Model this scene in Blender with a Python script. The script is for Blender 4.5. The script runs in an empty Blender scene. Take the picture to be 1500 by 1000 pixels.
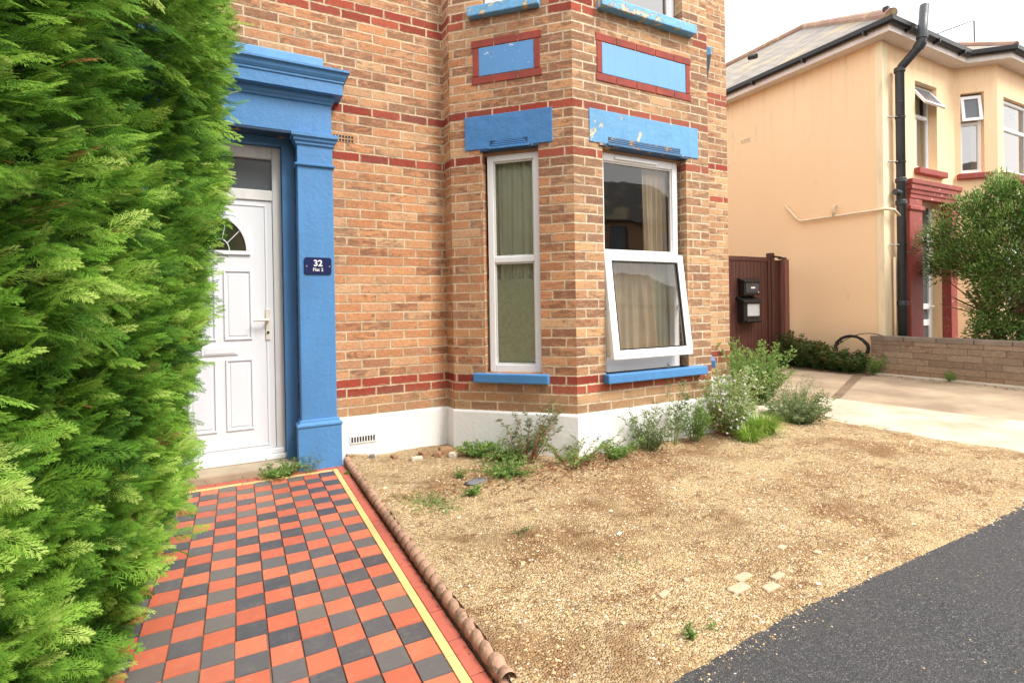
import bpy, math, random
import numpy as np
from mathutils import Vector, Matrix
random.seed(7); rng = np.random.default_rng(11)
S = bpy.context.scene
COL = S.collection
G = -1.21            # ground level; the lens is at height 0
PI = math.pi
RP = .0757           # brick course pitch
RZ = -.857           # bottom of the first course above the plinth

# ------------------------------------------------------------------ node helpers
class NT:
    def __init__(s, name):
        s.m = bpy.data.materials.new(name); s.m.use_nodes = True
        s.t = s.m.node_tree; s.t.nodes.clear()
        s.out = s.t.nodes.new('ShaderNodeOutputMaterial')
        s.b = s.t.nodes.new('ShaderNodeBsdfPrincipled')
        s.t.links.new(s.b.outputs[0], s.out.inputs[0])
    def n(s, typ, **kw):
        nd = s.t.nodes.new(typ)
        for k, v in kw.items(): setattr(nd, k, v)
        return nd
    def inp(s, sock, v):
        if v is None: return
        if isinstance(v, bpy.types.NodeSocket): s.t.links.new(v, sock)
        elif isinstance(v, (tuple, list)) and len(v) == 3 and sock.type == 'RGBA': sock.default_value = (*v, 1)
        else: sock.default_value = v
    def math(s, op, a, b=None, c=None, clamp=False):
        nd = s.n('ShaderNodeMath', operation=op, use_clamp=clamp)
        for i, v in enumerate((a, b, c)): s.inp(nd.inputs[i], v)
        return nd.outputs[0]
    def coord(s, kind='Object'): return s.n('ShaderNodeTexCoord').outputs[kind]
    def noise(s, vec, scale, detail=4, rough=.55, dist=0, out=0):
        nd = s.n('ShaderNodeTexNoise'); s.inp(nd.inputs['Vector'], vec)
        nd.inputs['Scale'].default_value = scale; nd.inputs['Detail'].default_value = detail
        nd.inputs['Roughness'].default_value = rough; nd.inputs['Distortion'].default_value = dist
        return nd.outputs[out]
    def voro(s, vec, scale, feature='F1', out='Distance', rnd=1):
        nd = s.n('ShaderNodeTexVoronoi', feature=feature); s.inp(nd.inputs['Vector'], vec)
        nd.inputs['Scale'].default_value = scale; nd.inputs['Randomness'].default_value = rnd
        return nd.outputs[out]
    def map(s, v, a, b, c=0., d=1., smooth=False):
        nd = s.n('ShaderNodeMapRange', clamp=True)
        if smooth: nd.interpolation_type = 'SMOOTHSTEP'
        for i, x in enumerate((v, a, b, c, d)): s.inp(nd.inputs[i], x)
        return nd.outputs[0]
    def ramp(s, v, stops, interp='LINEAR'):
        nd = s.n('ShaderNodeValToRGB'); s.inp(nd.inputs[0], v); cr = nd.color_ramp; cr.interpolation = interp
        while len(cr.elements) < len(stops): cr.elements.new(.5)
        for e, (p, c) in zip(cr.elements, stops): e.position = p; e.color = (*c, 1)
        return nd.outputs[0]
    def mix(s, f, a, b, mode='MIX'):
        nd = s.n('ShaderNodeMix', data_type='RGBA', blend_type=mode)
        s.inp(nd.inputs[0], f); s.inp(nd.inputs[6], a); s.inp(nd.inputs[7], b)
        return nd.outputs[2]
    def scale(s, vec, v):
        nd = s.n('ShaderNodeVectorMath', operation='MULTIPLY'); s.inp(nd.inputs[0], vec); nd.inputs[1].default_value = v
        return nd.outputs[0]
    def bump(s, h, strength=.5, dist=.01):
        nd = s.n('ShaderNodeBump'); s.inp(nd.inputs['Height'], h)
        nd.inputs['Strength'].default_value = strength; nd.inputs['Distance'].default_value = dist
        s.t.links.new(nd.outputs[0], s.b.inputs['Normal']); return nd
    def set(s, **kw):
        for k, v in kw.items(): s.inp(s.b.inputs[k.replace('_', ' ')], v)
        return s.m
    def attr(s, name, out='Fac'): return s.n('ShaderNodeAttribute', attribute_name=name).outputs[out]

def brick_material(name, stops, mortar, reds=(), bw=.235, bh=RP, joint=.0062, dirt=.5, excl=(), quoin=(), age=0.):
    k = NT(name)
    uv = k.coord('UV'); sx = k.n('ShaderNodeSeparateXYZ'); k.inp(sx.inputs[0], uv)
    ob = k.coord('Object')
    wob = k.noise(ob, 9, 2); wob2 = k.noise(ob, 42, 4, .7)
    v = k.math('ADD', k.math('DIVIDE', sx.outputs[1], bh), k.math('MULTIPLY', k.math('SUBTRACT', wob, .5), .10))
    row = k.math('FLOOR', v); fy = k.math('FRACT', v)
    jit = k.n('ShaderNodeTexWhiteNoise', noise_dimensions='1D'); k.inp(jit.inputs['W'], row)
    off = k.math('ADD', k.math('MULTIPLY', k.math('PINGPONG', row, 1), .5), k.math('MULTIPLY', jit.outputs[0], .12))
    u = k.math('ADD', k.math('DIVIDE', sx.outputs[0], bw), off)
    col = k.math('FLOOR', u); fx = k.math('FRACT', u)
    dx = k.math('MULTIPLY', k.math('MINIMUM', fx, k.math('SUBTRACT', 1, fx)), bw)
    dy = k.math('MULTIPLY', k.math('MINIMUM', fy, k.math('SUBTRACT', 1, fy)), bh)
    d = k.math('ADD', k.math('MINIMUM', dx, dy), k.math('MULTIPLY', k.math('SUBTRACT', wob2, .5), .013))
    m = k.map(d, joint - .0022, joint + .0018, smooth=True)
    cv = k.n('ShaderNodeCombineXYZ'); k.inp(cv.inputs[0], col); k.inp(cv.inputs[1], row)
    wn = k.n('ShaderNodeTexWhiteNoise', noise_dimensions='2D'); k.inp(wn.inputs['Vector'], cv.outputs[0])
    rnd = wn.outputs[0]; rc = k.n('ShaderNodeSeparateColor'); k.inp(rc.inputs[0], wn.outputs[1])
    base = k.ramp(rnd, stops)
    # smoky burnt patches inside bricks
    vv = k.n('ShaderNodeVectorMath', operation='ADD'); k.inp(vv.inputs[0], k.scale(ob, (1, 1, 3.2))); k.inp(vv.inputs[1], wn.outputs[1])
    st = k.noise(vv.outputs[0], 7, 6, .7, .8)
    thr = k.map(rc.outputs[1], 0, 1, .66, .41)
    for (a_, b_) in quoin: thr = k.math('SUBTRACT', thr, k.math('MULTIPLY', .10, k.math('MULTIPLY', k.math('GREATER_THAN', sx.outputs[0], a_), k.math('LESS_THAN', sx.outputs[0], b_))))
    if age: thr = k.math('SUBTRACT', thr, k.map(sx.outputs[1], 1.7, 3.0, 0, age))
    sm = k.map(k.math('SUBTRACT', st, thr), 0, .13, 0, .70)
    base = k.mix(sm, base, (.17, .085, .062))
    st2 = k.noise(k.scale(vv.outputs[0], (1, 1, 1.6)), 26, 5, .75, .8)
    base = k.mix(k.map(st2, .52, .70, 0, .45), base, (.22, .10, .065))
    pale = k.map(k.noise(vv.outputs[0], 17, 5, .75), .52, .70, 0, .62)
    base = k.mix(pale, base, (.62, .40, .25))
    if reds:
        rm = None
        for r in reds:
            e = k.math('COMPARE', row, float(r), .1)
            rm = e if rm is None else k.math('MAXIMUM', rm, e)
        for (a_, b_, c_, d_) in excl:
            ins = k.math('MULTIPLY', k.math('MULTIPLY', k.math('GREATER_THAN', sx.outputs[0], a_), k.math('LESS_THAN', sx.outputs[0], b_)), k.math('MULTIPLY', k.math('GREATER_THAN', sx.outputs[1], c_), k.math('LESS_THAN', sx.outputs[1], d_)))
            rm = k.math('MULTIPLY', rm, k.math('SUBTRACT', 1, ins))
        red = k.ramp(rc.outputs[2], [(0, (.26, .042, .030)), (.5, (.36, .062, .040)), (.8, (.43, .095, .055)), (1, (.24, .055, .045))])
        red = k.mix(k.map(st, .5, .75, 0, .45), red, (.16, .04, .035))
        base = k.mix(rm, base, red)
    # weathering: a browner splash zone just above the plinth, and large faded areas
    big = k.noise(ob, 1.1, 5, .6)
    base = k.mix(k.map(big, .42, .72, 0, dirt), base, k.mix(.55, base, (.30, .19, .115)))
    low = k.map(sx.outputs[1], .06, .22, .62, 0)
    base = k.mix(k.math('MULTIPLY', low, k.map(k.noise(ob, 3, 4), .3, .6, .5, 1)), base, (.36, .235, .13))
    soot = k.math('MULTIPLY', k.map(k.noise(k.scale(ob, (1, 1, .7)), 1.9, 6, .7), .52, .70, 0, .45), k.map(k.noise(ob, 11, 5, .7), .35, .6, .3, 1))
    base = k.mix(soot, base, (.20, .13, .095))
    fine = k.map(k.noise(ob, 75, 5, .75), .28, .75, .66, 1.25)
    fc = k.n('ShaderNodeCombineColor'); [k.inp(fc.inputs[i], fine) for i in range(3)]
    base = k.mix(1, base, fc.outputs[0], 'MULTIPLY')
    mo = k.mix(k.map(k.noise(ob, 6, 6, .7), .40, .68), mortar, tuple(c * .52 for c in mortar))
    smear = k.math('MULTIPLY', k.map(d, joint, joint + .008, 1, 0), k.map(k.noise(ob, 20, 4, .7), .48, .62, 0, .6))
    base = k.mix(smear, base, mortar)
    c = k.mix(m, mo, base)
    h = k.math('ADD', k.math('MULTIPLY', m, .8), k.math('ADD', k.math('MULTIPLY', k.noise(ob, 45, 5, .7), .5), k.math('MULTIPLY', rc.outputs[0], .35)))
    k.bump(h, .8, .006)
    return k.set(Base_Color=c, Roughness=.92, Specular_IOR_Level=.2)

M = {}
BR = [(0, (.46, .20, .095)), (.25, (.58, .265, .125)), (.5, (.66, .345, .17)), (.7, (.56, .255, .13)), (.88, (.68, .42, .23)), (1, (.42, .20, .115))]
REDROWS = (2, 3, 27, 32, 42, 43)
M['brick'] = brick_material('orange stock brick', BR, (.66, .52, .35), REDROWS, age=.09)
BR2 = [(0, (.45, .23, .115)), (.3, (.57, .33, .17)), (.6, (.65, .41, .22)), (.85, (.50, .27, .14)), (1, (.38, .21, .12))]
M['brick_bay'] = brick_material('weathered bay brick', BR2, (.66, .54, .38), REDROWS, dirt=.8, age=.06)
M['brick_cant'] = brick_material('angled bay brick', BR, (.66, .52, .36), REDROWS, excl=((.20, .94, 3.1, 3.47), (.20, .90, .10, .24)), quoin=((.82, 1.3),), age=.05)
M['brick_front'] = brick_material('front bay brick', BR2, (.68, .56, .40), REDROWS, dirt=.8, excl=((.35, 1.44, 3.1, 3.47),), quoin=((.0, .40), (1.36, 1.7)), age=.05)
k = NT('lowwall'); # coursed stone
M['stonewall'] = brick_material('buff stone walling', [(0, (.25, .195, .145)), (.5, (.34, .265, .19)), (1, (.22, .17, .125))], (.185, .145, .105), (), .43, .098, .004, .5)

def paint(name, c, rough=.45, bump=.25, bscale=18, var=.12, chips=None, spec=.4, streak=.35):
    k = NT(name); ob = k.coord()
    n1 = k.noise(ob, 2.2, 5, .6); n2 = k.noise(ob, bscale, 5, .6)
    cc = k.mix(k.map(n1, .3, .7), tuple(x * (1 - var) for x in c), tuple(min(1, x * (1 + var)) for x in c))
    stk = k.map(k.noise(k.scale(ob, (6, 6, .7)), 2.5, 5, .65), .45, .72, 0, streak)
    cc = k.mix(stk, cc, tuple(x * .62 + .03 for x in c))
    if chips:
        nn = k.noise(ob, chips.get('s', 7), 8, .68, .4)
        mk = k.map(nn, chips['t'], chips['t'] + .015)
        cc = k.mix(mk, cc, chips['c'])
        n2 = k.math('SUBTRACT', n2, k.math('MULTIPLY', mk, .8))
    k.bump(n2, bump, .01)
    return k.set(Base_Color=cc, Roughness=rough, Specular_IOR_Level=spec)
BLUE = (.085, .255, .54)
M['blue'] = paint('blue masonry paint', BLUE, .5, .35, 30, .10, {'t': .735, 'c': (.42, .55, .66), 's': 9})
M['blue_sill'] = paint('worn blue sill paint', (.07, .23, .50), .55, .4, 25, .15, {'t': .66, 'c': (.58, .66, .70), 's': 9})
M['blue_lintel'] = paint('blue lintel paint', (.065, .22, .50), .5, .8, 9, .08)
M['blue_pale'] = paint('pale blue panel paint', (.15, .36, .64), .5, .15, 20, .05)
M['blue_chalk'] = paint('chalky blue panel paint', (.10, .29, .60), .5, .15, 20, .05, {'t': .62, 'c': (.62, .72, .78), 's': 14})
M['blue_flaking'] = paint('flaking blue lintel paint', (.12, .33, .58), .55, .6, 12, .08, {'t': .60, 'c': (.66, .55, .38), 's': 6.5})
M['blue_peeling'] = paint('peeling blue sill paint', (.15, .40, .68), .55, .8, 14, .08, {'t': .555, 'c': (.62, .50, .33), 's': 8})
M['moulding_worn'] = paint('worn moulding paint', (.05, .15, .30), .5, .6, 12, .1, {'t': .53, 'c': (.42, .25, .10), 's': 4})
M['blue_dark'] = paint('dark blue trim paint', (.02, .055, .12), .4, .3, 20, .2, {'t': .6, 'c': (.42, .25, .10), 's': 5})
M['navy'] = paint('navy acrylic', (.012, .022, .10), .15, .02, 20, .02)
M['white_plinth'] = paint('white masonry paint', (.82, .82, .81), .7, .3, 40, .02, streak=.15, chips= {'t': .74, 'c': (.55, .52, .46), 's': 5})
M['upvc'] = paint('white upvc', (.87, .88, .89), .3, .03, 8, .02, streak=.08)
M['upvc_dirty'] = paint('grubby white upvc', (.74, .74, .73), .35, .05, 8, .08, {'t': .70, 'c': (.40, .38, .33), 's': 8})
M['door_white'] = paint('white door panel', (.76, .79, .84), .3, .04, 60, .02, streak=.08)
M['white_metal'] = paint('cream handle', (.75, .70, .60), .3, .02, 20, .03)
M['render'] = None
k = NT('cream masonry render'); ob = k.coord()
n1 = k.noise(ob, .55, 6, .6); n3 = k.noise(ob, 2.3, 6, .7)
c = k.mix(k.map(n1, .3, .7), (.90, .655, .415), (.87, .62, .385))
c = k.mix(k.map(n3, .58, .78, 0, .35), c, (.90, .77, .58))
c = k.mix(k.map(k.noise(k.scale(ob, (1, 1, .35)), 5, 6, .7), .64, .78, 0, .45), c, (.42, .32, .2))
wv = k.n('ShaderNodeVectorMath', operation='ADD'); k.inp(wv.inputs[0], ob); k.inp(wv.inputs[1], k.noise(ob, 2.2, 4, .6, out=1))
cr_ = k.map(k.voro(wv.outputs[0], .55, 'DISTANCE_TO_EDGE'), 0, .006, .38, 0); c = k.mix(k.math('MULTIPLY', cr_, k.map(k.noise(ob, .8, 2), .5, .6)), c, (.45, .34, .22))
sz_ = k.n('ShaderNodeSeparateXYZ'); k.inp(sz_.inputs[0], ob)
lowd = k.math('MULTIPLY', k.map(k.math('ADD', sz_.outputs[2], k.math('MULTIPLY', k.noise(ob, 2.5, 5, .7), .9)), -.75, .15, .45, 0), 1)
c = k.mix(lowd, c, (.62, .46, .29))
c = k.mix(k.math('MULTIPLY', k.map(sz_.outputs[2], 2.2, 4.2, 0, .4), k.map(k.noise(k.scale(ob, (4, 4, .25)), 2, 4, .6), .5, .7)), c, (.62, .48, .32))
k.bump(k.noise(ob, 35, 5, .7), .3, .008)
M['render'] = k.set(Base_Color=c, Roughness=.85, Specular_IOR_Level=.2)
k = NT('stained cream quoin'); ob = k.coord()
c = k.mix(k.map(k.noise(k.scale(ob, (3, 3, .5)), 2.5, 6, .7), .50, .80), (.84, .70, .47), (.50, .42, .28))
k.bump(k.noise(ob, 35, 5, .7), .3, .008); M['render_stained'] = k.set(Base_Color=c, Roughness=.85)
M['red_paint'] = paint('red masonry paint', (.30, .058, .046), .6, .4, 20, .15, {'t': .62, 'c': (.52, .36, .25), 's': 9})
M['soffit'] = paint('off-white soffit', (.70, .63, .59), .6, .1, 10, .08)
M['gutter'] = paint('black gutter plastic', (.018, .018, .02), .35, .1, 30, .2)
M['pipe'] = paint('grey black soil pipe', (.045, .05, .06), .4, .2, 30, .3, {'t': .68, 'c': (.22, .22, .22), 's': 6})
M['cream_pipe'] = paint('cream painted pipe', (.74, .60, .42), .5, .2, 20, .08)
M['black_metal'] = paint('black metal', (.012, .012, .013), .3, .05, 30, .2)
M['chrome'] = NT('bright screw metal').set(Base_Color=(.8, .8, .8), Metallic=1., Roughness=.25)
M['plate'] = paint('pale plastic window', (.42, .44, .45), .3, .05, 12, .12)
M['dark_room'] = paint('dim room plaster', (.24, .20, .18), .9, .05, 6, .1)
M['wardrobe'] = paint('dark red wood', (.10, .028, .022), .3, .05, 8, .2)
M['white_text'] = NT('white lettering').set(Base_Color=(.85, .85, .85), Roughness=.5)
M['steel'] = paint('stone step', (.42, .34, .24), .85, .6, 14, .25, {'t': .6, 'c': (.22, .17, .11), 's': 5})
M['stone'] = paint('pale flat stone', (.62, .55, .43), .85, .6, 18, .2)
M['paver'] = paint('sandy paver', (.50, .39, .26), .9, .5, 25, .2)
M['slate_bit'] = paint('grey slate', (.17, .17, .18), .7, .3, 14, .2)
M['rubble'] = paint('brown rubble', (.30, .17, .09), .9, .6, 18, .35)
M['terracotta'] = paint('pink terracotta edging', (.42, .25, .17), .9, .6, 60, .25, {'t': .55, 'c': (.28, .19, .12), 's': 11})
M['airbrick'] = paint('terracotta air brick', (.46, .27, .15), .85, .3, 30, .2)
M['dark_hole'] = NT('vent dark').set(Base_Color=(.02, .02, .02), Roughness=.9)
k = NT('brown stained boards'); ob = k.coord(); 
w = k.noise(k.scale(ob, (22, 22, .9)), 2.2, 5, .6)
c = k.mix(k.map(w, .3, .72), (.045, .013, .010), (.105, .034, .024)); k.bump(w, .4, .004)
M['boards'] = k.set(Base_Color=c, Roughness=.55)
k = NT('bleached brown post'); ob = k.coord(); w = k.noise(k.scale(ob, (22, 22, .9)), 2.2, 5, .6)
c = k.mix(k.map(w, .3, .72), (.14, .05, .04), (.30, .13, .10)); k.bump(w, .4, .004); M['post'] = k.set(Base_Color=c, Roughness=.6)

def cloth(name, a, b, tr=.12):
    k = NT(name); ob = k.coord()
    c = k.mix(k.map(k.noise(ob, 5, 4), .3, .7), a, b)
    k.bump(k.noise(ob, 300, 2), .2, .002); k.set(Base_Color=c, Roughness=.9, Specular_IOR_Level=.1)
    t = k.n('ShaderNodeBsdfTranslucent'); k.inp(t.inputs[0], c)
    mx = k.n('ShaderNodeMixShader'); mx.inputs[0].default_value = tr
    k.t.links.new(k.b.outputs[0], mx.inputs[1]); k.t.links.new(t.outputs[0], mx.inputs[2]); k.t.links.new(mx.outputs[0], k.out.inputs[0])
    return k.m
M['curtain'] = cloth('cream curtain cloth', (.86, .76, .58), (.76, .64, .46))
M['curtain_green'] = cloth('sage curtain cloth', (.88, .88, .68), (.80, .80, .60))
k = NT('mottled sage film'); ob = k.coord()
c = k.mix(k.map(k.noise(ob, 34, 4, .6), .35, .65), (.62, .68, .46), (.80, .80, .58)); M['film'] = k.set(Base_Color=c, Roughness=.6)

def glass(name, refl=.06, tint=(1, 1, 1)):
    k = NT(name); tr = k.n('ShaderNodeBsdfTransparent'); k.inp(tr.inputs[0], (*tint, 1))
    gl = k.n('ShaderNodeBsdfGlossy'); gl.inputs['Roughness'].default_value = .015
    fr = k.n('ShaderNodeLayerWeight'); fr.inputs[0].default_value = .35
    f = k.map(fr.outputs['Fresnel'], 0, 1, refl, .9)
    bp = k.n('ShaderNodeBump'); k.inp(bp.inputs['Height'], k.noise(k.coord(), 2.5, 2)); bp.inputs['Strength'].default_value = .05; bp.inputs['Distance'].default_value = .02
    k.t.links.new(bp.outputs[0], gl.inputs['Normal'])
    mx = k.n('ShaderNodeMixShader'); k.inp(mx.inputs[0], f)
    k.t.links.new(tr.outputs[0], mx.inputs[1]); k.t.links.new(gl.outputs[0], mx.inputs[2]); k.t.links.new(mx.outputs[0], k.out.inputs[0])
    return k.m
M['glass'] = glass('window glass', .06)
M['glass_frost'] = NT('obscured glass').set(Base_Color=(.10, .115, .13), Roughness=.25, Specular_IOR_Level=.6)
M['glass_sky'] = glass('upper window glass', .35, (.75, .8, .85))

# ground materials
k = NT('tarmac'); ob = k.coord()
v1 = k.voro(ob, 230); vc = k.n('ShaderNodeTexVoronoi'); vc.inputs['Scale'].default_value = 230; k.inp(vc.inputs['Vector'], ob)
sp = k.n('ShaderNodeSeparateColor'); k.inp(sp.inputs[0], vc.outputs['Color'])
c = k.ramp(sp.outputs[0], [(0, (.030, .030, .033)), (.6, (.056, .056, .060)), (.93, (.095, .095, .097)), (1, (.20, .19, .18))])
c = k.mix(k.map(k.noise(ob, 1.6, 5), .35, .7, 0, .35), c, (.085, .083, .08))
c = k.mix(k.map(k.noise(ob, 26, 6, .75), .66, .72, 0, .6), c, (.30, .25, .18))
k.bump(k.math('ADD', k.math('MULTIPLY', v1, -1.4), k.noise(ob, 70, 4)), .7, .004)
M['tarmac'] = k.set(Base_Color=c, Roughness=.85, Specular_IOR_Level=.3)
k = NT('sandy gravel'); ob = k.coord()
vc = k.n('ShaderNodeTexVoronoi'); vc.inputs['Scale'].default_value = 130; k.inp(vc.inputs['Vector'], ob)
sp = k.n('ShaderNodeSeparateColor'); k.inp(sp.inputs[0], vc.outputs['Color'])
g1 = k.ramp(sp.outputs[0], [(0, (.22, .14, .07)), (.3, (.47, .33, .17)), (.65, (.63, .47, .26)), (.9, (.75, .60, .39)), (1, (.84, .74, .57))])
soil = k.mix(k.map(k.noise(ob, 40, 5, .7), .3, .7), (.22, .12, .06), (.40, .25, .125))
lg = k.noise(ob, 1.5, 6, .62, .5)
c = k.mix(k.map(lg, .46, .60, .10, .92), g1, soil)
c = k.mix(k.map(k.noise(ob, 2.6, 5, .6), .52, .68, 0, .6), c, (.68, .53, .29))
c = k.mix(k.map(k.noise(k.scale(ob, (1, 1.6, 1)), 5.5, 5, .7), .53, .66, 0, .8), c, (.22, .11, .055))
k.bump(k.math('ADD', k.math('MULTIPLY', vc.outputs['Distance'], -1.), k.math('MULTIPLY', k.noise(ob, 25, 6, .7), 1.2)), 1., .014)
M['gravel'] = k.set(Base_Color=c, Roughness=.95, Specular_IOR_Level=.15)
k = NT('pebble'); t = k.attr('tint')
M['pebble'] = k.set(Base_Color=k.ramp(t, [(0, (.18, .10, .05)), (.3, (.43, .28, .14)), (.6, (.60, .44, .24)), (.75, (.66, .41, .17)), (.9, (.74, .60, .40)), (1, (.84, .78, .68))]), Roughness=.85)
k = NT('weathered concrete drive'); ob = k.coord()
c = k.mix(k.map(k.noise(ob, .9, 7, .65), .38, .62), (.43, .335, .23), (.25, .18, .12))
c = k.mix(k.map(k.noise(k.scale(ob, (.6, 1.6, 1)), 3, 6, .7), .6, .72, 0, .6), c, (.30, .21, .14))
k.bump(k.noise(ob, 40, 6, .7), .4, .006); M['drive'] = k.set(Base_Color=c, Roughness=.9)
k = NT('pale new concrete'); ob = k.coord()
c = k.mix(k.map(k.noise(ob, 1.6, 6, .65), .42, .66), (.50, .45, .36), (.37, .30, .21))
k.bump(k.noise(ob, 50, 6, .7), .3, .005); M['slab'] = k.set(Base_Color=c, Roughness=.9)
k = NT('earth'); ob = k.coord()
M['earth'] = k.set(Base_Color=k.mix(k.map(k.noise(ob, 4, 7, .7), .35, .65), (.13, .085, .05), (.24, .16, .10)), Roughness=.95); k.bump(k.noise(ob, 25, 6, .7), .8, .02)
k = NT('red quarry tile'); ob = k.coord(); t = k.attr('tint')
c = k.ramp(t, [(0, (.46, .110, .060)), (.5, (.53, .140, .075)), (.85, (.58, .175, .09)), (1, (.47, .13, .078))])
c = k.mix(k.map(k.noise(ob, 22, 7, .8), .52, .72, 0, .38), c, (.56, .30, .21)); c = k.mix(k.map(k.noise(ob, 3.5, 7, .75), .50, .72, 0, .5), c, (.26, .10, .07)); c = k.mix(k.map(k.noise(ob, 55, 5, .8, .5), .66, .70, 0, .7), c, (.60, .48, .40))
k.bump(k.noise(ob, 60, 4), .15, .003); M['tile_red'] = k.set(Base_Color=c, Roughness=.55, Specular_IOR_Level=.35)
k = NT('black quarry tile'); ob = k.coord(); t = k.attr('tint')
c = k.ramp(t, [(0, (.060, .060, .070)), (.5, (.095, .092, .098)), (.85, (.15, .135, .12)), (1, (.11, .105, .11))])
c = k.mix(k.map(k.noise(ob, 22, 7, .8), .50, .70, 0, .45), c, (.20, .18, .155)); c = k.mix(k.map(k.noise(ob, 60, 5, .8, .5), .67, .71, 0, .7), c, (.42, .38, .33)); c = k.mix(k.map(k.noise(ob, 3.2, 6, .7), .55, .7, 0, .5), c, (.13, .12, .095))
k.bump(k.noise(ob, 60, 4), .2, .003); M['tile_black'] = k.set(Base_Color=c, Roughness=.45, Specular_IOR_Level=.4)
M['tile_yellow'] = paint('yellow tile', (.74, .50, .20), .6, .15, 50, .12, {'t': .66, 'c': (.45, .28, .14), 's': 16})
M['tile_border'] = paint('red border tile', (.46, .12, .08), .7, .3, 40, .2, {'t': .6, 'c': (.25, .11, .07), 's': 12})
M['grout'] = paint('sandy grout', (.26, .16, .12), .95, .5, 90, .2)
k = NT('slate roof'); uv = k.coord('UV'); ob = k.coord()
bt = k.n('ShaderNodeTexBrick'); k.inp(bt.inputs['Vector'], uv); bt.inputs['Scale'].default_value = 1
bt.inputs['Brick Width'].default_value = .28; bt.inputs['Row Height'].default_value = .16; bt.inputs['Mortar Size'].default_value = .008
bt.inputs['Color1'].default_value = (.30, .265, .23, 1); bt.inputs['Color2'].default_value = (.20, .18, .165, 1); bt.inputs['Mortar'].default_value = (.06, .055, .05, 1)
c = k.mix(k.map(k.noise(ob, 1.3, 6), .5, .7, 0, .7), bt.outputs[0], (.42, .33, .16)); k.bump(bt.outputs[1], -.6, .02)
M['slate'] = k.set(Base_Color=c, Roughness=.8)
M['ridge'] = paint('ridge tile clay', (.36, .22, .17), .85, .4, 12, .2, {'t': .55, 'c': (.42, .36, .18), 's': 3})

def leafmat(name, stops, tr=.35, rough=.5, spec=.3):
    k = NT(name); t = k.attr('tint'); c = k.ramp(t, stops)
    k.set(Base_Color=c, Roughness=rough, Specular_IOR_Level=spec)
    tl = k.n('ShaderNodeBsdfTranslucent'); k.inp(tl.inputs[0], c)
    mx = k.n('ShaderNodeMixShader'); mx.inputs[0].default_value = tr
    k.t.links.new(k.b.outputs[0], mx.inputs[1]); k.t.links.new(tl.outputs[0], mx.inputs[2]); k.t.links.new(mx.outputs[0], k.out.inputs[0])
    return k.m
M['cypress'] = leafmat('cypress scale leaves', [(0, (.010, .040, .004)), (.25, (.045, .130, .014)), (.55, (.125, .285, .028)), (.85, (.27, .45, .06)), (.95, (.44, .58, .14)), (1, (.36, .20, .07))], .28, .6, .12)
M['leaf_shrub'] = leafmat('glossy shrub leaves', [(0, (.045, .11, .02)), (.35, (.14, .26, .05)), (.7, (.31, .45, .13)), (1, (.60, .66, .44))], .3, .35)
M['leaf_weed'] = leafmat('weed leaves', [(0, (.07, .15, .035)), (.5, (.15, .28, .06)), (.9, (.27, .40, .11)), (1, (.40, .34, .14))], .35)
M['leaf_grey'] = leafmat('grey green leaves', [(0, (.09, .14, .05)), (.6, (.17, .24, .09)), (1, (.30, .34, .18))], .3)
M['leaf_bright'] = leafmat('bright grass blades', [(0, (.13, .26, .03)), (.6, (.27, .44, .06)), (1, (.50, .55, .16))], .35)
M['leaf_dark'] = leafmat('dark ivy leaves', [(0, (.025, .06, .015)), (.6, (.06, .12, .03)), (.85, (.12, .2, .05)), (1, (.25, .08, .04))], .25)
M['petal'] = leafmat('white lilac petals', [(0, (.62, .58, .74)), (1, (.85, .84, .90))], .3)
M['bark'] = paint('brown stems', (.17, .095, .05), .9, .5, 40, .3)
M['stem_red'] = paint('red brown stems', (.28, .12, .06), .8, .3, 40, .3)
M['stem_green'] = paint('green stems', (.17, .22, .07), .7, .2, 40, .2)
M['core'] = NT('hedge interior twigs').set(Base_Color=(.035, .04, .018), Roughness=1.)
M['litter'] = leafmat('dry fallen leaves', [(0, (.20, .08, .04)), (.6, (.34, .17, .08)), (1, (.55, .40, .22))], .1, .8)

# ------------------------------------------------------------------ mesh helpers
class MB:
    def __init__(s): s.v = []; s.f = []; s.uv = []; s.hasuv = False
    def face(s, pts, uv=None):
        i = len(s.v); s.v += [tuple(p) for p in pts]; s.f.append(tuple(range(i, i + len(pts))))
        if uv: s.hasuv = True
        s.uv.append(uv if uv else [(0, 0)] * len(pts))
    def shared(s, verts, faces):
        i = len(s.v); s.v += [tuple(p) for p in verts]
        for f in faces: s.f.append(tuple(i + j for j in f)); s.uv.append([(0, 0)] * len(f))
    def build(s, name, mat, parent=None, bevel=0, smooth=False, seg=2):
        me = bpy.data.meshes.new(name); me.from_pydata(s.v, [], s.f)
        if s.hasuv:
            l = me.uv_layers.new(name='UVMap'); l.data.foreach_set('uv', [c for f in s.uv for p in f for c in p])
        me.materials.append(mat if not isinstance(mat, str) else M[mat])
        me.validate(); me.update()
        if smooth: me.shade_smooth()
        o = bpy.data.objects.new(name, me); COL.objects.link(o)
        if parent is not None: put(o, parent)
        if bevel:
            m = o.modifiers.new('Bevel', 'BEVEL'); m.width = bevel; m.segments = seg; m.limit_method = 'ANGLE'; m.angle_limit = .6
        return o
def put(o, parent):
    o.parent = parent
    o.matrix_parent_inverse = parent.matrix_basis.inverted()
    return o
def tag(o, label=None, cat=None, group=None, kind=None):
    if label: o['label'] = label
    if cat: o['category'] = cat
    if group: o['group'] = group
    if kind: o['kind'] = kind
    return o
def thing(name, label, cat, loc, group=None):
    o = bpy.data.objects.new(name, None); COL.objects.link(o); o.location = loc; o.empty_display_size = .1
    bpy.context.view_layer.update()
    return tag(o, label, cat, group)

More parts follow.
